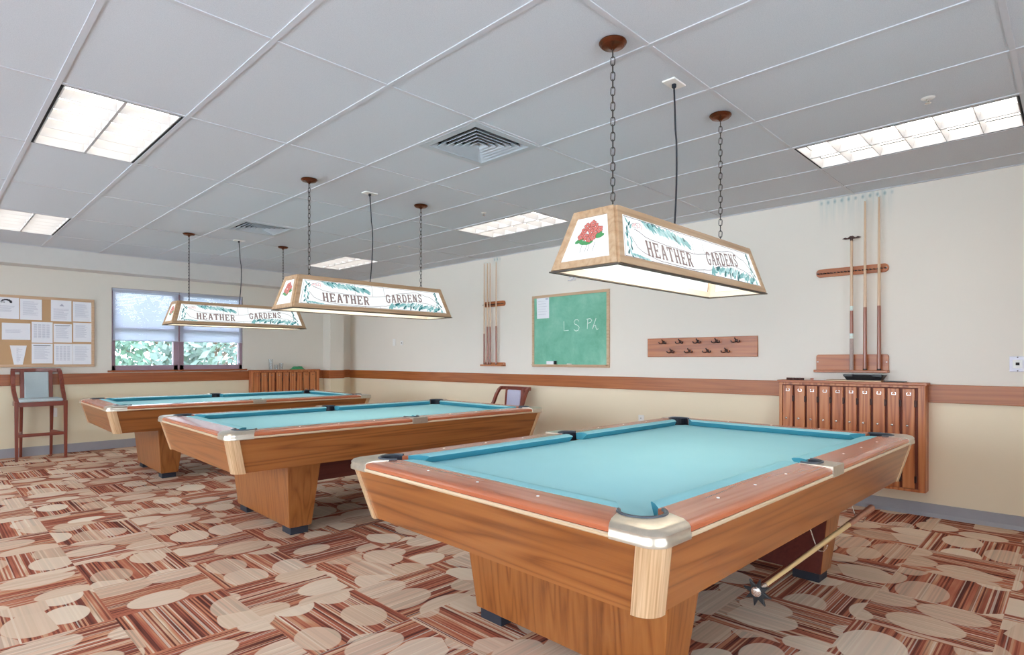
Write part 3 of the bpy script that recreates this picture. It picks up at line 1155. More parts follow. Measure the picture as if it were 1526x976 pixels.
def make_table(label):
    t = thing('pool_table', (0, 0, 0), 0, label, 'pool table', 'pool tables in a row')

    def side_map(side):
        if side == 'y-':
            return lambda s, d, z: (s, -HW + d, z)
        if side == 'y+':
            return lambda s, d, z: (s, HW - d, z)
        if side == 'x-':
            return lambda s, d, z: (-HL + d, s, z)
        return lambda s, d, z: (HL - d, s, z)

    def run(prof, side, sa, sb, mbx=None):
        """profile (d, z) swept along a side; sa, sb give the end position for each inset d"""
        m = mbx or MB()
        f = side_map(side)
        m.loft([f(sa(d), d, z) for d, z in prof], [f(sb(d), d, z) for d, z in prof])
        return m
    # aprons lean inward towards the bottom
    for side in ('y-', 'y+', 'x-', 'x+'):
        h = HL if side[0] == 'y' else HW
        f = side_map(side)
        m = MB()
        zt, zb, it, ib, th = ZE - 0.002, 0.545, 0.014, 0.072, 0.03
        ct, cb = h - 0.075, h - 0.13
        m.hexa([f(-cb, ib, zb), f(cb, ib, zb), f(cb, ib + th, zb), f(-cb, ib + th, zb)],
               [f(-ct, it, zt), f(ct, it, zt), f(ct, it + th, zt), f(-ct, it + th, zt)])
        m.build('apron', M['oak_x'] if side[0] == 'y' else M['oak_y'], t)
    for sx in (-1, 1):
        for sy in (-1, 1):
            def cpath(ins, r, w):
                pts = [(w, 0), (r, 0)]
                for q in range(1, 8):
                    a = pi / 2 * q / 8
                    pts.append((r - r * sin(a), r - r * cos(a)))
                pts += [(0, r), (0, w), (0.02, w), (0.02, r)]
                for q in range(7, 0, -1):
                    a = pi / 2 * q / 8
                    pts.append((r - (r - 0.02) * sin(a), r - (r - 0.02) * cos(a)))
                pts += [(r, 0.02), (w, 0.02)]
                return [(sx * (HL - ins - p), sy * (HW - ins - q)) for p, q in pts]
            m = MB()
            a = cpath(0.006, 0.06, 0.072)
            b = cpath(0.064, 0.06, 0.072)
            m.loft([(x, y, 0.541) for x, y in b], [(x, y, ZE - 0.001) for x, y in a])
            m.build('corner_post', M['champagne'], t, True)
    # rails, cushions
    WD = 0.150
    rail_p = [(0.006, ZE + 0.012), (0.0, ZE + 0.017), (0.0, ZE + 0.030), (0.006, ZE + 0.037), (0.03, ZTOP - 0.002), (WD - 0.02, ZTOP + 0.001), (WD, ZTOP),
              (WD, ZE - 0.005), (0.03, ZE - 0.005), (0.03, ZE + 0.012)]
    bead_p = [(0.0, ZE), (-0.004, ZE + 0.004), (-0.004, ZE + 0.011), (0.0, ZE + 0.0145), (0.028, ZE + 0.012), (0.028, ZE)]
    cush_p = [(WD, ZTOP + 0.0005), (0.185, ZTOP + 0.003), (0.218, ZTOP - 0.001), (0.225, ZTOP - 0.006), (0.222, ZTOP - 0.010), (0.192, 0.776),
              (WD + 0.002, 0.776)]
    segs = []
    for side in ('y-', 'y+'):
        segs.append((side, lambda d: -HL + 0.165 + 0.45 * d, lambda d: -0.072,
                     lambda d: -HL + 0.236 + 0.95 * (d - WD), lambda d: -0.050 - 0.25 * (d - WD)))
        segs.append((side, lambda d: 0.072, lambda d: HL - 0.165 - 0.45 * d,
                     lambda d: 0.050 + 0.25 * (d - WD), lambda d: HL - 0.236 - 0.95 * (d - WD)))
    for side in ('x-', 'x+'):
        segs.append((side, lambda d: -HW + 0.165 + 0.45 * d, lambda d: HW - 0.165 - 0.45 * d,
                     lambda d: -HW + 0.236 + 0.95 * (d - WD), lambda d: HW - 0.236 - 0.95 * (d - WD)))
    for side, ra, rb, ca, cb in segs:
        ax = side[0] == 'y'
        r = run(rail_p, side, ra, rb).build('rail', M['top_x'] if ax else M['top_y'], t, True)
        run(bead_p, side, ra, rb).build('rail_bead', M['bead_x'] if ax else M['bead_y'], r, True)
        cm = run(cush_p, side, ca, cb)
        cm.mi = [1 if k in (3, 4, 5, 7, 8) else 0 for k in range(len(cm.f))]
        cm.build('cushion', [M['cushcloth'], M['shadecloth']], t, True)
        m = MB()
        f = side_map(side)
        a_, b_ = ra(0.1), rb(0.1)
        cnt = 3
        for k in range(cnt):
            s = a_ + (b_ - a_) * (k + 1) / (cnt + 1)
            c = f(s, 0.085, ZTOP + 0.0003)
            m.lathe([(0.0055, -0.002), (0.0055, 0.0012)], c, 10)
        m.build('rail_sight', M['white'], r)
    # bed with notches at the pockets
    PC, PR = 0.158, 0.068
    SC_, SR = 0.128, 0.056
    D = 0.172
    pts = []

    def corner(sx, sy, rev):
        k = sqrt(PR ** 2 - (D - PC) ** 2)
        a0 = atan2(k, D - PC)
        a1 = pi / 2 - a0
        out = []
        for i in range(9):
            a = a0 + (a1 - a0) * i / 8
            out.append((sx * (HL - PC - PR * cos(a)), sy * (HW - PC - PR * sin(a))))
        return out[::-1] if rev else out

    def sidep(sy, rev):
        k = sqrt(SR ** 2 - (D - SC_) ** 2)
        a0 = atan2(D - SC_, k)
        out = []
        for i in range(9):
            a = a0 + (pi - 2 * a0) * i / 8
            out.append((SR * cos(a), sy * (HW - SC_ - SR * sin(a))))
        return out[::-1] if rev else out
    pts += corner(-1, -1, False)
    pts += sidep(-1, True)
    pts += corner(1, -1, True)
    pts += corner(1, 1, False)
    pts += sidep(1, False)
    pts += corner(-1, 1, True)
    m = MB()
    m.prism(pts, 0.752, 0.775)
    m.build('bed', M['cloth'], t)
    # pockets
    for (px, py, r, ang, half) in ([(sx * (HL - PC), sy * (HW - PC), PR + .003, atan2(sy, sx), radians(112)) for sx in (-1, 1) for sy in (-1, 1)] +
                                   [(0, sy * (HW - SC_), SR + .003, sy * pi / 2, radians(100)) for sy in (-1, 1)]):
        m = MB()
        N = 24
        for i in range(N):
            a, b = 2 * pi * i / N, 2 * pi * (i + 1) / N
            da = (a + pi / N - ang + pi) % (2 * pi) - pi
            hi = 0.815 if abs(da) < half else 0.752
            p = lambda q, rr, z: (px + rr * cos(q), py + rr * sin(q), z)
            m.hexa([p(a, r, 0.66), p(b, r, 0.66), p(b, r + .006, 0.66), p(a, r + .006, 0.66)],
                   [p(a, r, hi), p(b, r, hi), p(b, r + .006, hi), p(a, r + .006, hi)])
        m.lathe([(r + .006, 0.655), (r + .006, 0.661)], (px, py, 0), 24)
        pk = m.build('pocket', M['pocket'], t, True)
        m = MB()
        hh = half * 0.98
        path = [(px + (r + .002) * cos(ang - hh + 2 * hh * i / 18), py + (r + .002) * sin(ang - hh + 2 * hh * i / 18), ZTOP + 0.003) for i in range(19)]
        m.tube(path, 0.0065, 8)
        m.build('pocket_rim', M['rim'], pk, True)
    # metal corner castings
    for sx in (-1, 1):
        for sy in (-1, 1):
            def outline(o, r):
                pl = [(0.165 + .45 * o, o)]
                c = 0.052
                for q in range(0, 9):
                    a = pi / 2 * q / 8
                    pl.append((c - (c - o) * sin(a) * 1.0, c - (c - o) * cos(a)))
                pl.append((o, 0.165 + .45 * o))
                pl.append((PC + r * cos(radians(140)), PC + r * sin(radians(140))))
                for q in range(1, 16):
                    a = radians(140 + 170 * q / 16)
                    pl.append((PC + r * cos(a), PC + r * sin(a)))
                pl.append((PC + r * cos(radians(310)), PC + r * sin(radians(310))))
                return [(sx * (HL - a), sy * (HW - b)) for a, b in pl]
            lv = [(-0.005, ZE - 0.001), (-0.006, ZE + 0.014), (-0.002, ZE + 0.020), (-0.003, ZE + 0.032), (0.006, ZE + 0.041), (0.03, ZTOP + 0.0035)]
            m = MB()
            rings = [[(x, y, z) for x, y in outline(o, PR + .009)] for o, z in lv]
            n = len(rings[0])
            vs = [p for r_ in rings for p in r_]
            fs = []
            for i in range(len(rings) - 1):
                for k in range(n):
                    fs.append((i * n + k, i * n + (k + 1) % n, (i + 1) * n + (k + 1) % n, (i + 1) * n + k))
            fs.append(tuple(range(n)))
            fs.append(tuple(range((len(rings) - 1) * n, len(rings) * n)))
            m.add(vs, fs)
            m.build('corner_casting', M['cap'], t, True)
    for sy in (-1, 1):
        m = MB()
        w_ = 0.071
        pl = [(-w_, -0.004), (w_, -0.004), (w_, WD - .01), (SR + .010, WD - .01)]
        r_ = SR + .010
        for q in range(0, 13):
            a = radians(10 - 200 * q / 12)
            pl.append((r_ * cos(a), SC_ + r_ * sin(a)))
        pl += [(-SR - .010, WD - .01), (-w_, WD - .01)]
        P = [(x, sy * (HW - d)) for x, d in pl]
        m.prism(P, ZE - 0.001, ZTOP + 0.0025)
        m.build('side_casting', M['cap'], t, bevel=0.004)
    # pedestal legs, feet, stretcher and the hidden frame
    for sx in (-1, 1):
        a0, a1, b0, b1 = 0.48, 0.74, 0.525, 0.69
        m = MB()
        top = [(sx * (HL - a0), -0.60, 0.60), (sx * (HL - a1), -0.60, 0.60), (sx * (HL - a1), 0.60, 0.60), (sx * (HL - a0), 0.60, 0.60)]
        bot = [(sx * (HL - b0), -0.53, 0.055), (sx * (HL - b1), -0.53, 0.055), (sx * (HL - b1), 0.53, 0.055), (sx * (HL - b0), 0.53, 0.055)]
        m.hexa(bot, top)
        m.mi[3] = 1          # the inner face is dark red like the stretcher
        lg = m.build('pedestal_leg', [M['oak_z'], M['frame_dark']], t, bevel=0.004)
        for sy in (-1, 1):
            m = MB()
            xc = sx * (HL - 0.605)
            m.box(xc - 0.066, xc + 0.066, sy * 0.44 - 0.075, sy * 0.44 + 0.075, 0.0, 0.056)
            m.build('foot', M['foot'], lg, bevel=0.003)
    m = MB()
    m.box(-HL + 0.70, HL - 0.70, -0.36, 0.36, 0.335, 0.60)
    m.build('stretcher', M['frame_dark'], t)
    m = MB()
    m.box(-HL + 0.11, HL - 0.11, -HW + 0.11, HW - 0.11, 0.585, 0.652)
    m.build('under_frame', M['frame_dark'], t)
    return t


TH = -0.0275


def table_pos(c):
    ex = Vector((cos(TH), sin(TH)))
    ey = Vector((-sin(TH), cos(TH)))
    p = Vector(c) + ex * HL + ey * HW
    return (p.x, p.y, 0)


T1, T2, T3 = (1.362, 0.813), (1.333, 3.844), (1.278, 6.828)
table = make_table('nearest pool table, largest in the photo, with a bridge stick hung under its side')
table.location = table_pos(T1)
table.rotation_euler = (0, 0, TH)
dup(table, table_pos(T2), TH, 'middle pool table, between the nearest one and the farthest one')
dup(table, table_pos(T3), TH, 'farthest pool table, standing by the window wall')


# ------------------------------------------------------------------ mechanical bridge hung under the near table
def bridge_head(mbx, c, ax, up, side, r):
    """star shaped notched head standing across the stick"""
    pts = []
    n = 8
    for i in range(n * 2):
        a = pi * i / n + .2
        rr = r if i % 2 == 0 else r * 0.48
        pts.append((rr * cos(a), rr * sin(a)))
    A = [c + side * u + up * v - ax * 0.006 for u, v in pts]
    Bq = [c + side * u + up * v + ax * 0.006 for u, v in pts]
    mbx.loft(A, Bq)


sx0, sx1, sy0, sz0 = 2.115, 3.685, 0.842, 0.45
t = thing('bridge_stick', (sx0, sy0, sz0), 0, 'bridge stick with dark star head hung along the near table underside', 'bridge stick')
m = MB()
m.tube([(0.0, 0, 0), (0.75, 0.004, 0), (1.12, 0.006, 0)], [0.0075, 0.0115, 0.0135], 12)
m.build('shaft', M['maple_x'], t, True)
m = MB()
m.tube([(1.12, 0.006, 0), (1.575, 0.008, 0)], [0.0142, 0.019], 12)
m.build('butt', M['cuebutt'], t, True)
m = MB()
m.lathe([(0.012, -0.046), (0.018, -0.042), (0.018, -0.034), (0.011, -0.03), (0.013, -0.02), (0.013, 0.02), (0.010, 0.04)], (0, 0, 0), 12, 'x')
m.build('ferrule', M['chrome'], t, True)
m = MB()
bridge_head(m, Vector((-0.03, 0, -0.005)), Vector((1, 0, 0)), Vector((0, 0, 1)), Vector((0, 1, 0)), 0.052)
m.build('bridge_head', M['black'], t, bevel=0.002)
# wire hooks belong to the table
inv = Matrix.Rotation(-TH, 3, 'Z')
for hx in (2.78, 3.42):
    l = inv @ (Vector((hx, sy0, 0)) - Vector(table.location))
    m = MB()
    x, y = l.x, l.y
    m.tube([(x - .01, y + 0.06, 0.592), (x - .004, y + 0.035, 0.50), (x, y + 0.02, 0.452), (x, y + 0.006, 0.428), (x, y - 0.014, 0.430),
            (x, y - 0.026, 0.448), (x, y - 0.03, 0.462)], 0.0028, 8)
    m.build('stick_hook', M['chrome'], table, True)


# ------------------------------------------------------------------ cue lockers
def make_locker(name, label, loc, rz, width, height, ndoors, depth=0.13):
    t = thing(name, loc, rz, label, 'cue locker', 'wall mounted cue lockers')
    w2 = width / 2
    m = MB()
    m.box(-w2, w2, -depth + 0.012, 0, 0.0, height - 0.022)
    m.build('body', M['lock_gap'], t)
    m = MB()
    m.box(-w2, -w2 + 0.024, -depth, -depth + 0.013, 0.022, height - 0.042)
    m.box(w2 - 0.045, w2, -depth, -depth + 0.013, 0.022, height - 0.042)
    m.box(-w2, w2, -depth, -depth + 0.013, 0, 0.022)
    m.box(-w2, w2, -depth, -depth + 0.013, height - 0.042, height - 0.022)
    m.box(w2, w2 + 0.006, -depth, -0.0, 0, height - 0.022)
    m.box(-w2 - 0.006, -w2, -depth, -0.0, 0, height - 0.022)
    m.build('face_frame', M['lock_z'], t, bevel=0.002)
    m = MB()
    m.box(-w2 - 0.018, w2 + 0.018, -depth - 0.02, 0, height - 0.022, height)
    m.build('top_board', M['lock_y'], t, bevel=0.004)
    x0, x1 = -w2 + 0.028, w2 - 0.05
    pitch = (x1 - x0) / ndoors
    zt, zb = height - 0.050, 0.026
    first = None
    for k in range(ndoors):
        xa = x0 + k * pitch + 0.004
        xb = x0 + (k + 1) * pitch - 0.0165
        dw = xb - xa
        if first is None:
            m = MB()
            m.box(0, dw, -depth - 0.008, -depth + 0.011, zb, zt)
            d = m.build('door', M['lock_z'], t, bevel=0.003)
            kz = zb + 0.0 + (zt - zb) * 0.628
            m = MB()
            m.lathe([(0.005, -depth - 0.008), (0.0045, -depth - 0.016), (0.0095, -depth - 0.022), (0.010, -depth - 0.027), (0.006, -depth - 0.031),
                     (0.001, -depth - 0.032)], (dw * 0.42, 0, kz), 14, 'y')
            m.build('knob', M['chrome'], d, True)
            m = MB()
            c, z = dw * 0.52, zt - 0.042
            for (a, b, q, s) in ((-.016, -.012, -.011, .011), (.012, .016, -.011, .011), (-.016, .016, -.011, -.007), (-.016, -.007, .007, .011),
                                 (.007, .016, .007, .011)):
                m.box(c + a, c + b, -depth - 0.012, -depth - 0.0078, z + q, z + s)
            m.build('card_holder', M['chrome'], d)
            for hz in (zt - 0.12, zb + 0.075):
                m = MB()
                m.box(dw - 0.002, dw + 0.010, -depth - 0.010, -depth + 0.0115, hz - 0.024, hz + 0.024)
                m.tube([(dw + 0.001, -depth - 0.011, hz - 0.028), (dw + 0.001, -depth - 0.011, hz + 0.028)], 0.0038, 8)
                m.build('hinge', M['bronze'], d, True)
            d.location = (xa, 0, 0)
            first = d
        else:
            d = first.copy()
            COL.objects.link(d)
            d.parent = t
            d.location = (xa, 0, 0)
            for g in list(first.children):
                c2 = g.copy()
                COL.objects.link(c2)
                c2.parent = d
    return t


make_locker('cue_locker', 'oak cue locker with ten narrow doors under the near cue rack',
            on_right(1.4755, 0.205), RIGHT, 1.135, 0.885, 10)
make_locker('cue_locker', 'far oak cue locker in the corner, beside the window',
            on_far(4.43, 0.215), 0, 1.17, 0.885, 9, 0.12)


# ------------------------------------------------------------------ cue racks and cues
def make_rack(label, y0, y1, bar_z0, bar_z1, sh_z0, sh_z1, clips, tilt=False):
    yc = (y0 + y1) / 2
    w2 = (y0 - y1) / 2
    t = thing('cue_rack', on_right(yc, sh_z0), RIGHT, label, 'cue rack', 'wall cue racks')
    z0, z1 = bar_z0 - sh_z0, bar_z1 - sh_z0
    r = (z1 - z0) / 2

    def rounded(xa, xb, za, zb, rad, n=5):
        pts = []
        for cx_, cz_, a0 in ((xb - rad, za + rad, -pi / 2), (xb - rad, zb - rad, 0), (xa + rad, zb - rad, pi / 2), (xa + rad, za + rad, pi)):
            for i in range(n + 1):
                a = a0 + pi / 2 * i / n
                pts.append((cx_ + rad * cos(a), cz_ + rad * sin(a)))
        return pts
    m = MB()
    m.prism_y(rounded(-w2, w2, z0, z1, r * 0.9), -0.022, 0)
    bar = m.build('clip_bar', M['plaque'], t, bevel=0.003)
    for k in range(clips):
        x = -w2 + 0.035 + (2 * w2 - 0.07) * k / (clips - 1)
        m = MB()
        zc = (z0 + z1) / 2 - 0.006
        for s in (-1, 1):
            m.tube([(x + s * 0.006, -0.022, zc), (x + s * 0.020, -0.030, zc), (x + s * 0.020, -0.044, zc), (x + s * 0.011, -0.052, zc),
                    (x + s * 0.015, -0.060, zc)], 0.0045, 6)
        m.build('cue_clip', M['bronze'], bar, True)
    h = sh_z1 - sh_z0
    m = MB()
    m.prism_y(rounded(-w2, w2, 0.0, h, min(0.02, h * .3)), -0.02, 0)
    m.build('back_board', M['plaque'], t, bevel=0.002)
    m = MB()
    m.box(-w2 - 0.004, w2 + 0.004, -0.085, 0, -0.002, 0.020)
    m.build('shelf', M['plaque'], t, bevel=0.004)
    for s in (-1, 1):
        MB().lathe([(0.006, -0.0205), (0.006, -0.0225)], (s * (w2 - 0.014), 0, h * .58), 10, 'y').build('screw_cap', M['white'], t)
        if tilt:
            MB().lathe([(0.006, -0.0225), (0.006, -0.0245)], (s * (w2 - 0.016), 0, (z0 + z1) / 2), 10, 'y').build('screw_cap', M['white'], t)
    return t


make_rack('near cue rack on the right wall above the ten door locker', 1.757, 1.182, 2.025, 2.098, 1.166, 1.323, 10, True)
make_rack('far cue rack on the right wall, left of the chalkboard', 6.286, 5.845, 2.03, 2.105, 1.185, 1.235, 7)


def make_cue(label, y, z0, z1, style, r=0.0145, group=None):
    t = thing('pool_cue', (XR - 0.052, y, z0), 0, label, 'pool cue', group)
    L = z1 - z0
    if style == 'wrap':
        m = MB()
        m.tube([(0, 0, L * .30), (0, 0, L - .008)], [r * .86, r * .45], 12)
        m.build('shaft', M['maple'], t, True)
        m = MB()
        m.tube([(0, 0, 0.012), (0, 0, L * .30)], [r, r * .88], 12)
        m.build('butt', M['cuebutt'], t, True)
    else:
        m = MB()
        m.tube([(0, 0, L * .34), (0, 0, L * .5), (0, 0, L - .008)], [r * .84, r * .74, r * .45], 12)
        m.build('shaft', M['maple'], t, True)
        m = MB()
        n = 4
        m.tube([(0, 0, 0.012), (0, 0, L * .20), (0, 0, L * .37)], [r, r * .92, r * .835], 12)
        m.build('butt', M['cuebutt'], t, True)
    MB().lathe([(r * .9, 0), (r, 0.003), (r, 0.012)], (0, 0, 0), 12).build('bumper', M['black'], t, True)
    MB().lathe([(r * .45, L - .03), (r * .45, L - .008), (r * .42, L)], (0, 0, 0), 10).build('ferrule', M['chalk'], t, True)
    return t


make_cue('pool cue standing in the middle of the near rack', 1.352, 1.187, 2.655, 'plain', 0.0165)
make_cue('rightmost pool cue in the near rack', 1.246, 1.187, 2.672, 'plain', 0.0165)
make_cue('leftmost pool cue in the far rack', 6.235, 1.206, 2.672, 'wrap', 0.0145)
make_cue('second pool cue from the left in the far rack', 6.165, 1.206, 2.668, 'plain', 0.016)
make_cue('rightmost pool cue in the far rack, standing apart from the others', 5.985, 1.206, 2.668, 'plain', 0.015)
make_cue('third pool cue from the left in the far rack', 6.11, 1.206, 2.664, 'plain', 0.013)

t = thing('bridge_stick', (XR - 0.052, 1.457, 1.187), 0, 'short bridge stick with flat dark head at left in the near rack', 'bridge stick')
L = 1.152
m = MB()
m.tube([(0, 0, 0.56), (0, 0, L)], [0.0125, 0.0105], 12)
m.build('shaft', M['maple'], t, True)
m = MB()
m.tube([(0, 0, 0.32), (0, 0, 0.52)], [0.0145, 0.013], 12)
m.build('butt', M['cuebutt'], t, True)
m = MB()
m.tube([(0, 0, 0), (0, 0, 0.275)], [0.0165, 0.0152], 12)
m.build('speckled_grip', M['cuewrap'], t, True)
m = MB()
for a, b in ((0.275, 0.292), (0.296, 0.32), (0.52, 0.532), (0.536, 0.56)):
    m.tube([(0, 0, a), (0, 0, b)], 0.0155 - 0.0028 * (a > .4), 12)
m.build('white_ring', M['chalk'], t, True)
m = MB()
m.lathe([(0.011, L - .02), (0.013, L), (0.010, L + .008)], (0, 0, 0), 12)
m.prism_y([(-0.075, L + .004), (-0.05, L + .014), (-0.03, L + .006), (-0.012, L + .022), (0.012, L + .022), (0.03, L + .006), (0.05, L + .014),
           (0.075, L + .004), (0.05, L - .004), (-0.05, L - .004)], -0.004, 0.004)
hd = m.build('bridge_head', M['bronze'], t)
hd.rotation_euler = (0, 0, RIGHT)


# ------------------------------------------------------------------ things on the lockers
TOPZ = 0.205 + 0.885
t = thing('ball_tray', (5.625, 1.347, TOPZ + 0.012), RIGHT, 'black flared tray on the near locker, below the cues', 'tray')
m = MB()
o = [(-0.128, -0.055), (0.128, -0.055), (0.128, 0.055), (-0.128, 0.055)]
p = [(-0.155, -0.07), (0.155, -0.07), (0.155, 0.07), (-0.155, 0.07)]
m.loft([(x, y, 0.0) for x, y in o], [(x, y, 0.006) for x, y in o])
for k in range(4):
    q = (k + 1) % 4
    sc = 0.93
    m.hexa([o[k] + (0.002,), o[q] + (0.002,), (o[q][0] * sc, o[q][1] * sc, 0.002), (o[k][0] * sc, o[k][1] * sc, 0.002)],
           [p[k] + (0.045,), p[q] + (0.045,), (p[q][0] * sc, p[q][1] * sc, 0.045), (p[k][0] * sc, p[k][1] * sc, 0.045)])
m.build('tray_body', M['black'], t, bevel=0.002)
m = MB()
for s in (-1, 1):
    m.box(s * 0.11 - 0.036, s * 0.11 + 0.036, -0.078, -0.066, 0.030, 0.05)
m.build('tray_handle', M['black'], t, bevel=0.003)
m = MB()
m.box(-0.215, 0.215, -0.07, 0.07, 0, 0.011)
tag(m.build('wooden_board', M['cream'], bevel=0.002), 'thin cream board lying under the black tray', 'board')
o = bpy.data.objects['wooden_board']
o.location = (5.63, 1.424, TOPZ)
o.rotation_euler = (0, 0, RIGHT)
m = MB()
m.box(-0.075, 0.075, -0.05, 0.05, 0, 0.008)
tag(m.build('black_folder', M['black'], bevel=0.002), 'flat dark folder at the right end of the near locker top', 'folder')
o = bpy.data.objects['black_folder']
o.location = (5.62, 1.12, TOPZ)
o.rotation_euler = (0, 0, RIGHT)
ck = None
for k in range(6):
    y = 1.975 - k * 0.0255
    if ck is None:
        m = MB()
        m.box(-0.0115, 0.0115, -0.0115, 0.0115, 0, 0.021)
        m.lathe([(0.0085, 0.021), (0.006, 0.0185)], (0, 0, 0), 12)
        ck = m.build('cue_chalk', M['chalkcube'], bevel=0.0015)
        tag(ck, 'x', 'chalk', 'row of dark chalk cubes on the near locker')
        o = ck
    else:
        o = ck.copy()
        COL.objects.link(o)
    o.location = (5.60, y, TOPZ)
    o['label'] = ('leftmost dark chalk cube in the row on the near locker', 'second dark chalk cube from the left on the near locker',
                  'third dark chalk cube from the left on the near locker', 'fourth dark chalk cube from the left on the near locker',
                  'fifth dark chalk cube from the left on the near locker', 'rightmost dark chalk cube in the row on the near locker')[k]
o = ck.copy()
o.data = ck.data.copy()
o.data.materials[0] = M['pinkcube']
COL.objects.link(o)
o.location = (5.60, 1.765, TOPZ)
o['label'] = 'single rose coloured chalk cube right of the dark row on the near locker'

TOPF = 0.215 + 0.885


def make_glass(x, y, h, r, label):
    m = MB()
    m.lathe([(r * .8, 0), (r, h), (r - .003, h), (r * .8 - .003, 0.008), (0.001, 0.008)], (0, 0, 0), 20)
    o = m.build('drinking_glass', M['clear'], None, True)
    tag(o, label, 'glass', 'clear glasses on the far locker')
    o.location = (x, y, TOPF)


make_glass(4.165, 9.98, 0.18, 0.032, 'tall clear glass, leftmost on the far locker')
make_glass(4.255, 9.97, 0.085, 0.03, 'short clear glass between two others on the far locker')
make_glass(4.345, 9.98, 0.11, 0.034, 'clear glass at right of the group on the far locker')
# crumpled green cloth
rr = random.Random(5)
m = MB()
nx, ny = 16, 8
vs = []
for layer in (0, 1):
    for j in range(ny + 1):
        for i in range(nx + 1):
            u, w_ = i / nx, j / ny
            e_ = min(1, 5 * min(u, 1 - u)) * min(1, 4 * min(w_, 1 - w_))
            z = 0.006 + e_ * (0.022 + 0.020 * sin(u * 9 + w_ * 3) ** 2 + 0.012 * rr.random()) if layer else 0.0
            vs.append((-0.12 + 0.24 * u + 0.006 * rr.random(), -0.05 + 0.10 * w_, z))
fs = []
q = (nx + 1) * (ny + 1)
for j in range(ny):
    for i in range(nx):
        a = j * (nx + 1) + i
        fs.append((q + a, q + a + 1, q + a + nx + 2, q + a + nx + 1))
        fs.append((a + nx + 1, a + nx + 2, a + 1, a))
ring = [i for i in range(nx + 1)] + [j * (nx + 1) + nx for j in range(1, ny + 1)] + [ny * (nx + 1) + i for i in range(nx - 1, -1, -1)] + \
       [j * (nx + 1) for j in range(ny - 1, 0, -1)]
for k in range(len(ring)):
    a, b = ring[k], ring[(k + 1) % len(ring)]
    fs.append((a, b, q + b, q + a))
m.add(vs, fs)
o = tag(m.build('folded_cloth', M['greencloth'], None, True), 'crumpled green cloth on the right half of the far locker', 'cloth')
o.location = (4.63, 9.985, TOPF)


# ------------------------------------------------------------------ chalkboard and what is on it
CBY0, CBY1, CBZ0, CBZ1 = 5.317, 4.067, 1.179, 2.120
cw, chh = (CBY0 - CBY1) / 2, CBZ1 - CBZ0
t = thing('chalkboard', on_right((CBY0 + CBY1) / 2, CBZ0), RIGHT, 'green chalkboard in a wooden frame on the right wall', 'chalkboard')
m = MB()
m.box(-cw + 0.02, cw - 0.02, -0.014, 0, 0.02, chh - 0.02)
sl = m.build('slate', M['slate'], t)
m = MB()
m.box(-cw, cw, -0.026, 0, 0, 0.034)
m.box(-cw, cw, -0.026, 0, chh - 0.034, chh)
m.box(-cw, -cw + 0.034, -0.026, 0, 0.034, chh - 0.034)
m.box(cw - 0.034, cw, -0.026, 0, 0.034, chh - 0.034)
m.build('frame', M['boardframe'], t, bevel=0.003)
m = MB()
m.box(-cw + 0.02, cw - 0.02, -0.062, -0.02, 0.022, 0.034)
m.build('chalk_ledge', M['boardframe'], t, bevel=0.003)
yc_ = (CBY0 + CBY1) / 2


def cb(y, z):
    return (yc_ - y, z - CBZ0)


m = MB()
mpc = lambda u, v: (u, -0.0152, v)


def wr(pts, th=0.009):
    stroke(m, [cb(*p) for p in pts], th, mpc)


wr([(4.770, 1.765), (4.767, 1.642), (4.690, 1.646)])
wr([(4.528, 1.752), (4.548, 1.775), (4.585, 1.772), (4.604, 1.748), (4.592, 1.720), (4.548, 1.704), (4.520, 1.676), (4.535, 1.642), (4.575, 1.632),
    (4.606, 1.652)])
wr([(4.395, 1.655), (4.388, 1.772)])
wr([(4.408, 1.772), (4.350, 1.778), (4.325, 1.756), (4.345, 1.730), (4.385, 1.722)])
wr([(4.262, 1.778), (4.318, 1.648)])
wr([(4.318, 1.648), (4.292, 1.690), (4.268, 1.694), (4.264, 1.664), (4.250, 1.638), (4.228, 1.650)])
m.build('chalk_writing', M['chalk'], sl, fix=False)

m = MB()
a, b = cb(5.240, 0)[0], cb(5.020, 0)[0]
z0, z1 = 1.815 - CBZ0, 2.100 - CBZ0
m.add([(a, -0.0165, z1), (b, -0.0165, z1 - 0.006), (b, -0.0175, z0), (a + 0.01, -0.019, z0 + 0.002),
       (a, -0.0150, z1), (b, -0.0150, z1 - 0.006), (b, -0.0155, z0), (a + 0.01, -0.0155, z0 + 0.002)],
      [(3, 2, 1, 0), (4, 5, 6, 7), (0, 1, 5, 4), (1, 2, 6, 5), (2, 3, 7, 6), (3, 0, 4, 7)])
for k in range(6):
    zz = z1 - 0.06 - k * 0.034
    m.box(a + 0.03, b - 0.03 - 0.02 * (k % 2), -0.0182 - 0.0004, -0.0178, zz, zz + 0.003, 1)
m.box(b - 0.06, b - 0.018, -0.0182, -0.0172, z1 - 0.042, z1 - 0.02, 1)
o = tag(m.build('paper_note', [M['paper'], M['ink']]), 'white paper note taped to upper left of the chalkboard', 'paper')
o.location = on_right(yc_, CBZ0)
o.rotation_euler = (0, 0, RIGHT)

t = thing('chalk_eraser', on_right(4.958, CBZ0 + 0.034), RIGHT, 'chalkboard eraser standing on the board ledge', 'eraser')
m = MB()
m.box(-0.075, 0.05, -0.056, -0.028, 0, 0.042)
m.build('felt_pad', M['paper'], t, bevel=0.004)
m = MB()
m.box(0.050, 0.076, -0.058, -0.026, 0, 0.046)
m.build('dark_end', M['black'], t, bevel=0.003)
m = MB()
m.tube([(-0.036, -0.042, 0.007), (0.036, -0.042, 0.007)], 0.007, 10)
o = tag(m.build('chalk_stick', M['chalk'], None, True), 'white chalk stick lying on the board ledge right of the eraser', 'chalk')
o.location = on_right(4.66, CBZ0 + 0.034)
o.rotation_euler = (0, 0, RIGHT)


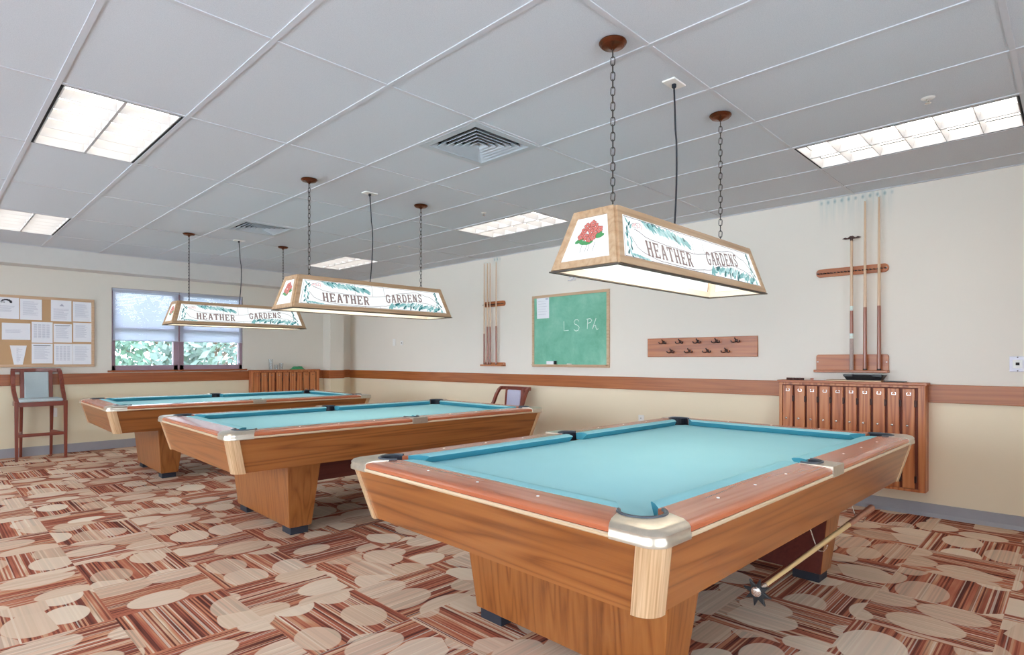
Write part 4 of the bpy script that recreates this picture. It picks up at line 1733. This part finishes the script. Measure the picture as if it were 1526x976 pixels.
# ------------------------------------------------------------------ coat hook board
t = thing('coat_hook_board', on_right((3.539 + 2.297) / 2, 1.305), RIGHT, 'oak board with nine coat hooks on the right wall', 'hook board')
hwid = (3.539 - 2.297) / 2
m = MB()
m.box(-hwid, hwid, -0.02, 0, 0, 0.207)
m.build('board', M['plaque'], t, bevel=0.004)
hooks = [(3.333, 1.464), (3.13, 1.464), (2.925, 1.464), (2.717, 1.464), (2.508, 1.464), (3.234, 1.363), (3.022, 1.363), (2.816, 1.363), (2.613, 1.363)]
hk = None
for y, z in hooks:
    lx, lz = (3.539 + 2.297) / 2 - y, z - 1.305
    if hk is None:
        m = MB()
        m.lathe([(0.017, -0.0198), (0.017, -0.024), (0.008, -0.028)], (0, 0, 0.004), 12, 'y')
        m.tube([(0, -0.024, 0.010), (0, -0.045, 0.016), (0, -0.062, 0.030)], [0.0065, 0.005, 0.007], 8)
        for s in (-1, 1):
            m.tube([(0, -0.024, -0.002), (s * 0.022, -0.036, -0.014), (s * 0.040, -0.046, -0.010), (s * 0.045, -0.050, 0.006)],
                   [0.0065, 0.005, 0.005, 0.0065], 8)
        hk = m.build('coat_hook', M['bronze'], t, True)
        o = hk
    else:
        o = hk.copy()
        COL.objects.link(o)
        o.parent = t
    o.location = (lx, 0, lz)


# ------------------------------------------------------------------ bulletin board and notices
t = thing('bulletin_board', on_far(0.25, 1.175), 0, 'framed cork bulletin board on the far wall, cut by the left photo edge', 'bulletin board')
m = MB()
m.box(-1.47, 1.45, -0.012, 0, 0.02, 0.91)
m.build('cork_panel', M['cork'], t)
m = MB()
m.box(-1.49, 1.485, -0.024, 0, 0, 0.034)
m.box(-1.49, 1.485, -0.024, 0, 0.906, 0.94)
m.box(-1.49, -1.456, -0.024, 0, 0.034, 0.906)
m.box(1.451, 1.485, -0.024, 0, 0.034, 0.906)
m.build('frame', M['boardframe'], t, bevel=0.003)
papers = [(0.655, 0.934, 1.806, 2.084, 'logo', 'notice with a black emblem at the top left of the cork board'),
          (0.943, 1.164, 1.800, 2.075, 'rows', 'notice right of the emblem notice in the top row of the cork board'),
          (1.258, 1.478, 1.796, 2.081, 'peak', 'notice with a small grey triangle, top row of the cork board'),
          (1.493, 1.700, 1.801, 2.074, 'rows', 'notice in the top right corner of the cork board'),
          (0.765, 1.046, 1.534, 1.752, 'few', 'wide blank looking card at left in the middle row of the cork board'),
          (1.059, 1.276, 1.500, 1.777, 'grid', 'notice second from left in the middle row of the cork board'),
          (1.286, 1.483, 1.508, 1.760, 'head', 'notice with a dark heading line in the middle row of the cork board'),
          (1.498, 1.700, 1.519, 1.785, 'rows', 'rightmost notice in the middle row of the cork board'),
          (0.842, 1.010, 1.180, 1.460, 'tilt', 'tapered sheet hanging alone at lower left of the cork board'),
          (1.059, 1.276, 1.224, 1.488, 'head', 'notice at the bottom of the cork board, left of the wide sheet'),
          (1.290, 1.492, 1.196, 1.490, 'grid', 'left half of the wide double sheet at lower right of the cork board'),
          (1.494, 1.700, 1.196, 1.490, 'rows', 'right half of the wide double sheet at lower right of the cork board'),
          (0.47, 0.735, 1.20, 1.48, 'rows', 'sheet just at the left photo edge, bottom of the cork board')]
for k, (x0, x1, z0, z1, st, lb) in enumerate(papers):
    w2, h = (x1 - x0) / 2, z1 - z0
    m = MB()
    dd = -0.0135 - 0.0006 * (k % 5)
    tw = 0.045 if st == 'tilt' else 0.0
    m.hexa([(-w2 + tw, dd - .003, 0), (w2 - tw, dd - .003, 0), (w2 - tw, -0.0122, 0), (-w2 + tw, -0.0122, 0)],
           [(-w2, dd - .0005, h), (w2, dd - .0005, h), (w2, -0.0122, h), (-w2, -0.0122, h)])
    o = m.build('pinned_notice', M['paper'])
    tag(o, lb, 'paper', 'notices pinned on the cork board')
    o.location = on_far((x0 + x1) / 2, z0)
    m = MB()
    f = dd - 0.0036
    rk = random.Random(k)
    n = {'few': 4, 'logo': 6}.get(st, 13)
    for i in range(n):
        zz = h * (0.86 if st not in ('logo', 'peak', 'few') else 0.58) - i * h * 0.052
        if zz < 0.02:
            break
        if st == 'grid':
            for c in range(4):
                a = -w2 * .8 + c * w2 * .4
                m.box(a, a + w2 * .3, f, f + .0008, zz, zz + h * .018)
        else:
            m.box(-w2 * .76 + tw, w2 * rk.uniform(.2, .76) - tw * .5, f, f + .0008, zz, zz + h * .012)
    mats = [M['ink'], M['inkblack']]
    if st == 'head':
        m.box(-w2 * .85, w2 * .8, f, f + .001, h * .90, h * .925, 1)
    if st == 'logo':
        for i in range(7):          # curved sweep with a heavy end, and a line of small marks
            a = 2.7 - i * .42
            c = (w2 * .10 + .045 * cos(a), h * .78 + .030 * sin(a))
            m.box(c[0] - .012, c[0] + .012, f - .0004 - i * 1e-5, f + .0004, c[1] - .006 - .002 * i, c[1] + .006, 1)
        for i in range(5):
            m.box(-w2 * .75 + i * .022, -w2 * .75 + i * .022 + .016, f, f + .0008, h * .745, h * .775, 1)
    if st == 'peak':
        m.prism_y([(-.02, h * .72), (.03, h * .72), (.006, h * .84)], f, f + .0008)
    m.build('print', mats, o)


# ------------------------------------------------------------------ blinds
def make_blind(label, x0, x1):
    z0, z1 = 1.548, 2.305
    t = thing('window_blind', on_far((x0 + x1) / 2, z0), 0, label, 'blind', 'white blinds in the far window')
    w2, h = (x1 - x0) / 2, z1 - z0
    m = MB()
    m.box(-w2, w2, -0.004, 0.026, h - 0.036, h)
    m.build('headrail', M['blind'], t, bevel=0.002)
    m = MB()
    n = 33
    for i in range(n):
        z = 0.022 + (h - 0.06) * i / (n - 1)
        m.hexa([(-w2 + .006, 0.004, z - 0.0112), (w2 - .006, 0.004, z - 0.0112), (w2 - .006, 0.017, z + 0.0106), (-w2 + .006, 0.017, z + 0.0106)],
               [(-w2 + .006, 0.0034, z - 0.0108), (w2 - .006, 0.0034, z - 0.0108), (w2 - .006, 0.0164, z + 0.0110), (-w2 + .006, 0.0164, z + 0.0110)])
    m.build('slats', M['blind'], t)
    m = MB()
    m.box(-w2 + .004, w2 - .004, 0.0, 0.022, 0, 0.014)
    m.build('bottom_rail', M['blind'], t, bevel=0.002)
    m = MB()
    for s in (-.72, 0, .72):
        m.tube([(s * w2, 0.011, 0.01), (s * w2, 0.011, h - 0.02)], 0.0012, 5)
    m.build('ladder_cord', M['blind'], t)
    return t


make_blind('white slatted blind in the left half of the far window', WX0 + 0.01, 2.80)
bl = make_blind('white slatted blind in the right half of the far window, with pull cord', 2.81, WX1 - 0.01)
m = MB()
x = (WX1 - 0.02 - 2.81) / 2 - 0.05
m.tube([(x, -0.008, 0.7), (x, -0.010, -0.28)], 0.003, 6)
m.lathe([(0.004, -0.28), (0.010, -0.30), (0.010, -0.33), (0.004, -0.335)], (x, -0.010, 0), 10)
m.build('pull_cord', M['blind'], bl, True)


# ------------------------------------------------------------------ chairs
def make_chair(name, label, loc, rz, seat_z, top_z, w, d, cloth, stretch):
    """armchair whose arms sweep from the back rail down to the front of the seat; faces local -y"""
    t = thing(name, loc, rz, label, 'chair')
    w2, d2 = w / 2, d / 2
    lt = 0.042
    for sx in (-1, 1):
        m = MB()
        x = sx * (w2 - .002)
        m.hexa([(x - .015, -d2 - .012, 0), (x + .015, -d2 - .012, 0), (x + .015, -d2 + .018, 0), (x - .015, -d2 + .018, 0)],
               [(x - lt / 2, -d2 - .012, seat_z - .01), (x + lt / 2, -d2 - .012, seat_z - .01), (x + lt / 2, -d2 + .03, seat_z - .01),
                (x - lt / 2, -d2 + .03, seat_z - .01)])
        m.build('leg', M['cherry_z'], t, bevel=0.004)
        m = MB()
        x = sx * (w2 - .09)
        m.hexa([(x - .014, d2 + .02, 0), (x + .014, d2 + .02, 0), (x + .014, d2 + .05, 0), (x - .014, d2 + .05, 0)],
               [(x - .019, d2 - .05, seat_z - .02), (x + .019, d2 - .05, seat_z - .02), (x + .019, d2 - .005, seat_z - .02), (x - .019, d2 - .005, seat_z - .02)])
        m.build('leg', M['cherry_z'], t, bevel=0.004)
        # inner back post
        m = MB()
        xb = sx * .145
        m.hexa([(xb - .022, d2 - .045, seat_z - .03), (xb + .022, d2 - .045, seat_z - .03), (xb + .022, d2 - .01, seat_z - .03), (xb - .022, d2 - .01, seat_z - .03)],
               [(xb - .022, d2 + .0, top_z - .02), (xb + .022, d2 + .0, top_z - .02), (xb + .022, d2 + .03, top_z - .02), (xb - .022, d2 + .03, top_z - .02)])
        m.build('back_post', M['cherry_z'], t, bevel=0.003)
        # sweeping arm
        m = MB()
        H = top_z - seat_z
        pth = []
        for q, (yy, zz) in enumerate([(d2 + .018, 1.0), (d2 - .03, .93), (d2 - .075, .78), (d2 - .12, .56), (d2 - .18, .36), (d2 - .27, .19), (-d2 + .06, .07), (-d2 + .01, .0)]):
            pth.append((sx * (w2 - .012 + .014 * sin(q / 7 * pi)), yy, seat_z - .03 + (H + .02) * zz))
        m.bar(pth, 0.034, 0.044, (sx, 0, 0.02))
        m.build('armrest', M['cherry_z'], t, bevel=0.005)
    m = MB()
    m.box(-w2 + .015, w2 - .015, -d2 - .004, -d2 + .02, seat_z - .075, seat_z - .018)
    m.box(-w2 + .004, -w2 + .028, -d2, d2 - .02, seat_z - .075, seat_z - .018)
    m.box(w2 - .028, w2 - .004, -d2, d2 - .02, seat_z - .075, seat_z - .018)
    m.box(-w2 + .015, w2 - .015, d2 - .045, d2 - .02, seat_z - .075, seat_z - .018)
    m.build('seat_frame', M['cherry_x'], t, bevel=0.003)
    m = MB()
    m.box(-w2 + .026, w2 - .026, -d2 - .008, d2 - .045, seat_z - .02, seat_z + .022)
    m.build('seat', cloth, t, bevel=0.018, seg=4, smooth=True)
    m = MB()
    m.bar([(-w2 - .004, d2 + .02, top_z - .022), (0, d2 + .032, top_z - .018), (w2 + .004, d2 + .02, top_z - .022)], 0.034, 0.046)
    m.build('top_rail', M['cherry_x'], t, bevel=0.006)
    m = MB()
    m.hexa([(-.125, d2 - .055, seat_z + .0), (.125, d2 - .055, seat_z + .0), (.125, d2 - .012, seat_z + .0), (-.125, d2 - .012, seat_z + .0)],
           [(-.125, d2 - .01, top_z - .042), (.125, d2 - .01, top_z - .042), (.125, d2 + .022, top_z - .042), (-.125, d2 + .022, top_z - .042)])
    m.build('back_panel', cloth, t, bevel=0.010, seg=3, smooth=True)
    if stretch:
        m = MB()
        m.box(-w2 + .012, w2 - .012, -d2 - .004, -d2 + .018, stretch - .02, stretch + .02)
        m.build('footrest', M['cherry_x'], t, bevel=0.003)
        for sx in (-1, 1):
            m = MB()
            m.bar([(sx * (w2 - .01), -d2 + .01, stretch), (sx * (w2 - .09), d2 + .012, stretch)], .02, .035)
            m.build('stretcher', M['cherry_x'], t, bevel=0.002)
    return t


make_chair('bar_stool', 'tall wooden bar stool with pale blue seat against the far wall', (1.105, 9.80, 0), 0.02, 0.755, 1.155, 0.49, 0.40,
           M['seatcloth'], 0.32)
make_chair('armchair', 'wooden armchair with pale panel back by the right wall, behind the middle table', (5.25, 5.445, 0), RIGHT, 0.50, 0.915, 0.535, 0.46,
           M['mauvecloth'], None)


# ------------------------------------------------------------------ small wall fittings
def wall_plate(name, label, cat, y, z, w, h, mat, detail):
    t = thing(name, on_right(y, z - h / 2), RIGHT, label, cat)
    m = MB()
    m.box(-w / 2, w / 2, -0.007, 0, 0, h)
    m.build('cover_plate', mat, t, bevel=0.002)
    m = MB()
    if detail == 'outlet':
        for s in (-1, 1):
            m.box(-w * .22, w * .22, -0.009, -0.006, h / 2 + s * h * .2 - h * .12, h / 2 + s * h * .2 + h * .12)
        m.build('socket', M['plate'], t)
        m = MB()
        for s in (-1, 1):
            for q in (-1, 1):
                m.box(q * w * .1 - .0015, q * w * .1 + .0015, -0.0095, -0.0088, h / 2 + s * h * .2 - .006, h / 2 + s * h * .2 + .006)
        m.build('socket_slot', M['dark'], t)
    elif detail == 'switch':
        m.box(-w * .30, w * .30, -0.012, -0.006, h * .22, h * .78)
        m.build('bezel', M['plate'], t, bevel=0.001)
        m = MB()
        m.box(-w * .12, w * .12, -0.016, -0.011, h * .42, h * .60)
        m.build('switch_button', M['dark'], t, bevel=0.001)
        m = MB()
        for s in (.06, .94):
            m.lathe([(0.005, -0.0095), (0.005, -0.0065)], (0, 0, h * s), 10, 'y')
        m.build('screw', M['bronze'], t)
    elif detail == 'jack':
        m.lathe([(0.008, -0.0105), (0.009, -0.0065)], (0, 0, h * .5), 12, 'y')
        m.build('jack', M['dark'], t)
    elif detail == 'blank':
        m.box(-w * .25, w * .25, -0.0085, -0.0065, h * .25, h * .75)
        m.build('rocker', M['plate'], t)


wall_plate('wall_outlet', 'white outlet low on the right wall, above the nearest table far rail', 'outlet', 3.63, 0.585, 0.075, 0.12, M['plate'], 'outlet')
wall_plate('wall_switch', 'grey wall switch plate at the right edge of the photo', 'switch', 0.345, 1.245, 0.095, 0.115, M['plategrey'], 'switch')
wall_plate('wall_switch', 'pale switch plate on the far end of the right wall', 'switch', 8.60, 1.572, 0.08, 0.12, M['plate'], 'blank')
wall_plate('wall_jack', 'small jack plate right of the pale switch plate, right wall far end', 'jack', 8.37, 1.555, 0.075, 0.075, M['plate'], 'jack')

t = thing('wall_bracket', on_right(4.632, 2.262), RIGHT, 'small grey wire bracket above the chalkboard, just under the nearest lamp', 'bracket')
m = MB()
m.box(-0.045, 0.045, -0.004, 0, 0.01, 0.085)
m.build('back_plate', M['plate'], t, bevel=0.001)
m = MB()
m.tube([(-0.04, -0.003, 0.085), (-0.038, -0.03, 0.05), (-0.018, -0.03, 0.045), (-0.014, -0.006, 0.075)], 0.005, 6)
m.tube([(0.022, -0.004, 0.085), (0.030, -0.03, 0.06), (0.034, -0.04, 0.022), (-0.01, -0.045, 0.006), (-0.045, -0.04, 0.010)], 0.006, 6)
m.build('wire_hook', M['plategrey'], t, True)

# far wall outlet behind the stool
t = thing('wall_outlet', on_far(1.29, 0.50), 0, 'white outlet low on the far wall behind the bar stool', 'outlet')
m = MB()
m.box(-0.037, 0.037, -0.007, 0, 0, 0.12)
m.build('cover_plate', M['plate'], t, bevel=0.002)
m = MB()
for s in (-1, 1):
    m.box(-0.017, 0.017, -0.009, -0.006, 0.06 + s * .024 - .014, 0.06 + s * .024 + .014)
m.build('socket', M['plate'], t)


# ------------------------------------------------------------------ trees outside the far window
m = MB()
m.box(-12, 20, YF + 0.3, YF + 30, -0.6, -0.5)
o = struct(m.build('ground_outside', M['lawn']))


def make_tree(label, x, y, h, r, mat, seed):
    t = thing('garden_tree', (x, y, -0.5), 0, label, 'tree', 'trees outside the far window')
    k = random.Random(seed)
    m = MB()
    m.tube([(0, 0, 0), (0.05, 0, h * .3), (-0.04, 0.05, h * .6), (0, 0, h * .85)], [.13, .10, .07, .03], 8)
    for i in range(6):
        a = k.uniform(0, 2 * pi)
        m.tube([(0, 0, h * (.3 + .08 * i)), (r * .4 * cos(a), r * .4 * sin(a), h * (.42 + .08 * i)), (r * .8 * cos(a), r * .8 * sin(a), h * (.5 + .08 * i))],
               [.05, .035, .012], 6)
    m.build('trunk', M['bark'], t, True)
    m = MB()
    for i in range(1500):
        u, v_ = k.uniform(-1, 1), k.uniform(0, 2 * pi)
        rr_ = r * k.uniform(.25, 1) ** .5
        s = sqrt(1 - u * u)
        c = Vector((rr_ * s * cos(v_), rr_ * s * sin(v_), h * .56 + h * .46 * u * (rr_ / r)))
        a = Vector((k.uniform(-1, 1), k.uniform(-1, 1), k.uniform(-1, 1))).normalized()
        b = a.orthogonal().normalized()
        L, W_ = k.uniform(.08, .17), k.uniform(.05, .09)
        m.poly([c - a * L, c + b * W_, c + a * L, c - b * W_])
    m.build('foliage', mat, t, fix=False)


make_tree('green leafy tree outside the left half of the window', 2.0, YF + 4.6, 3.4, 1.35, M['leaf1'], 1)
make_tree('pale leafy tree outside the right half of the window', 5.0, YF + 5.0, 3.2, 1.35, M['leaf2'], 2)
make_tree('leafy tree farther back between the other two outside the window', 5.2, YF + 9.6, 3.6, 1.7, M['leaf1'], 3)
make_tree('pale leafy tree farther back at left outside the window', 1.4, YF + 9.6, 3.2, 1.7, M['leaf2'], 4)
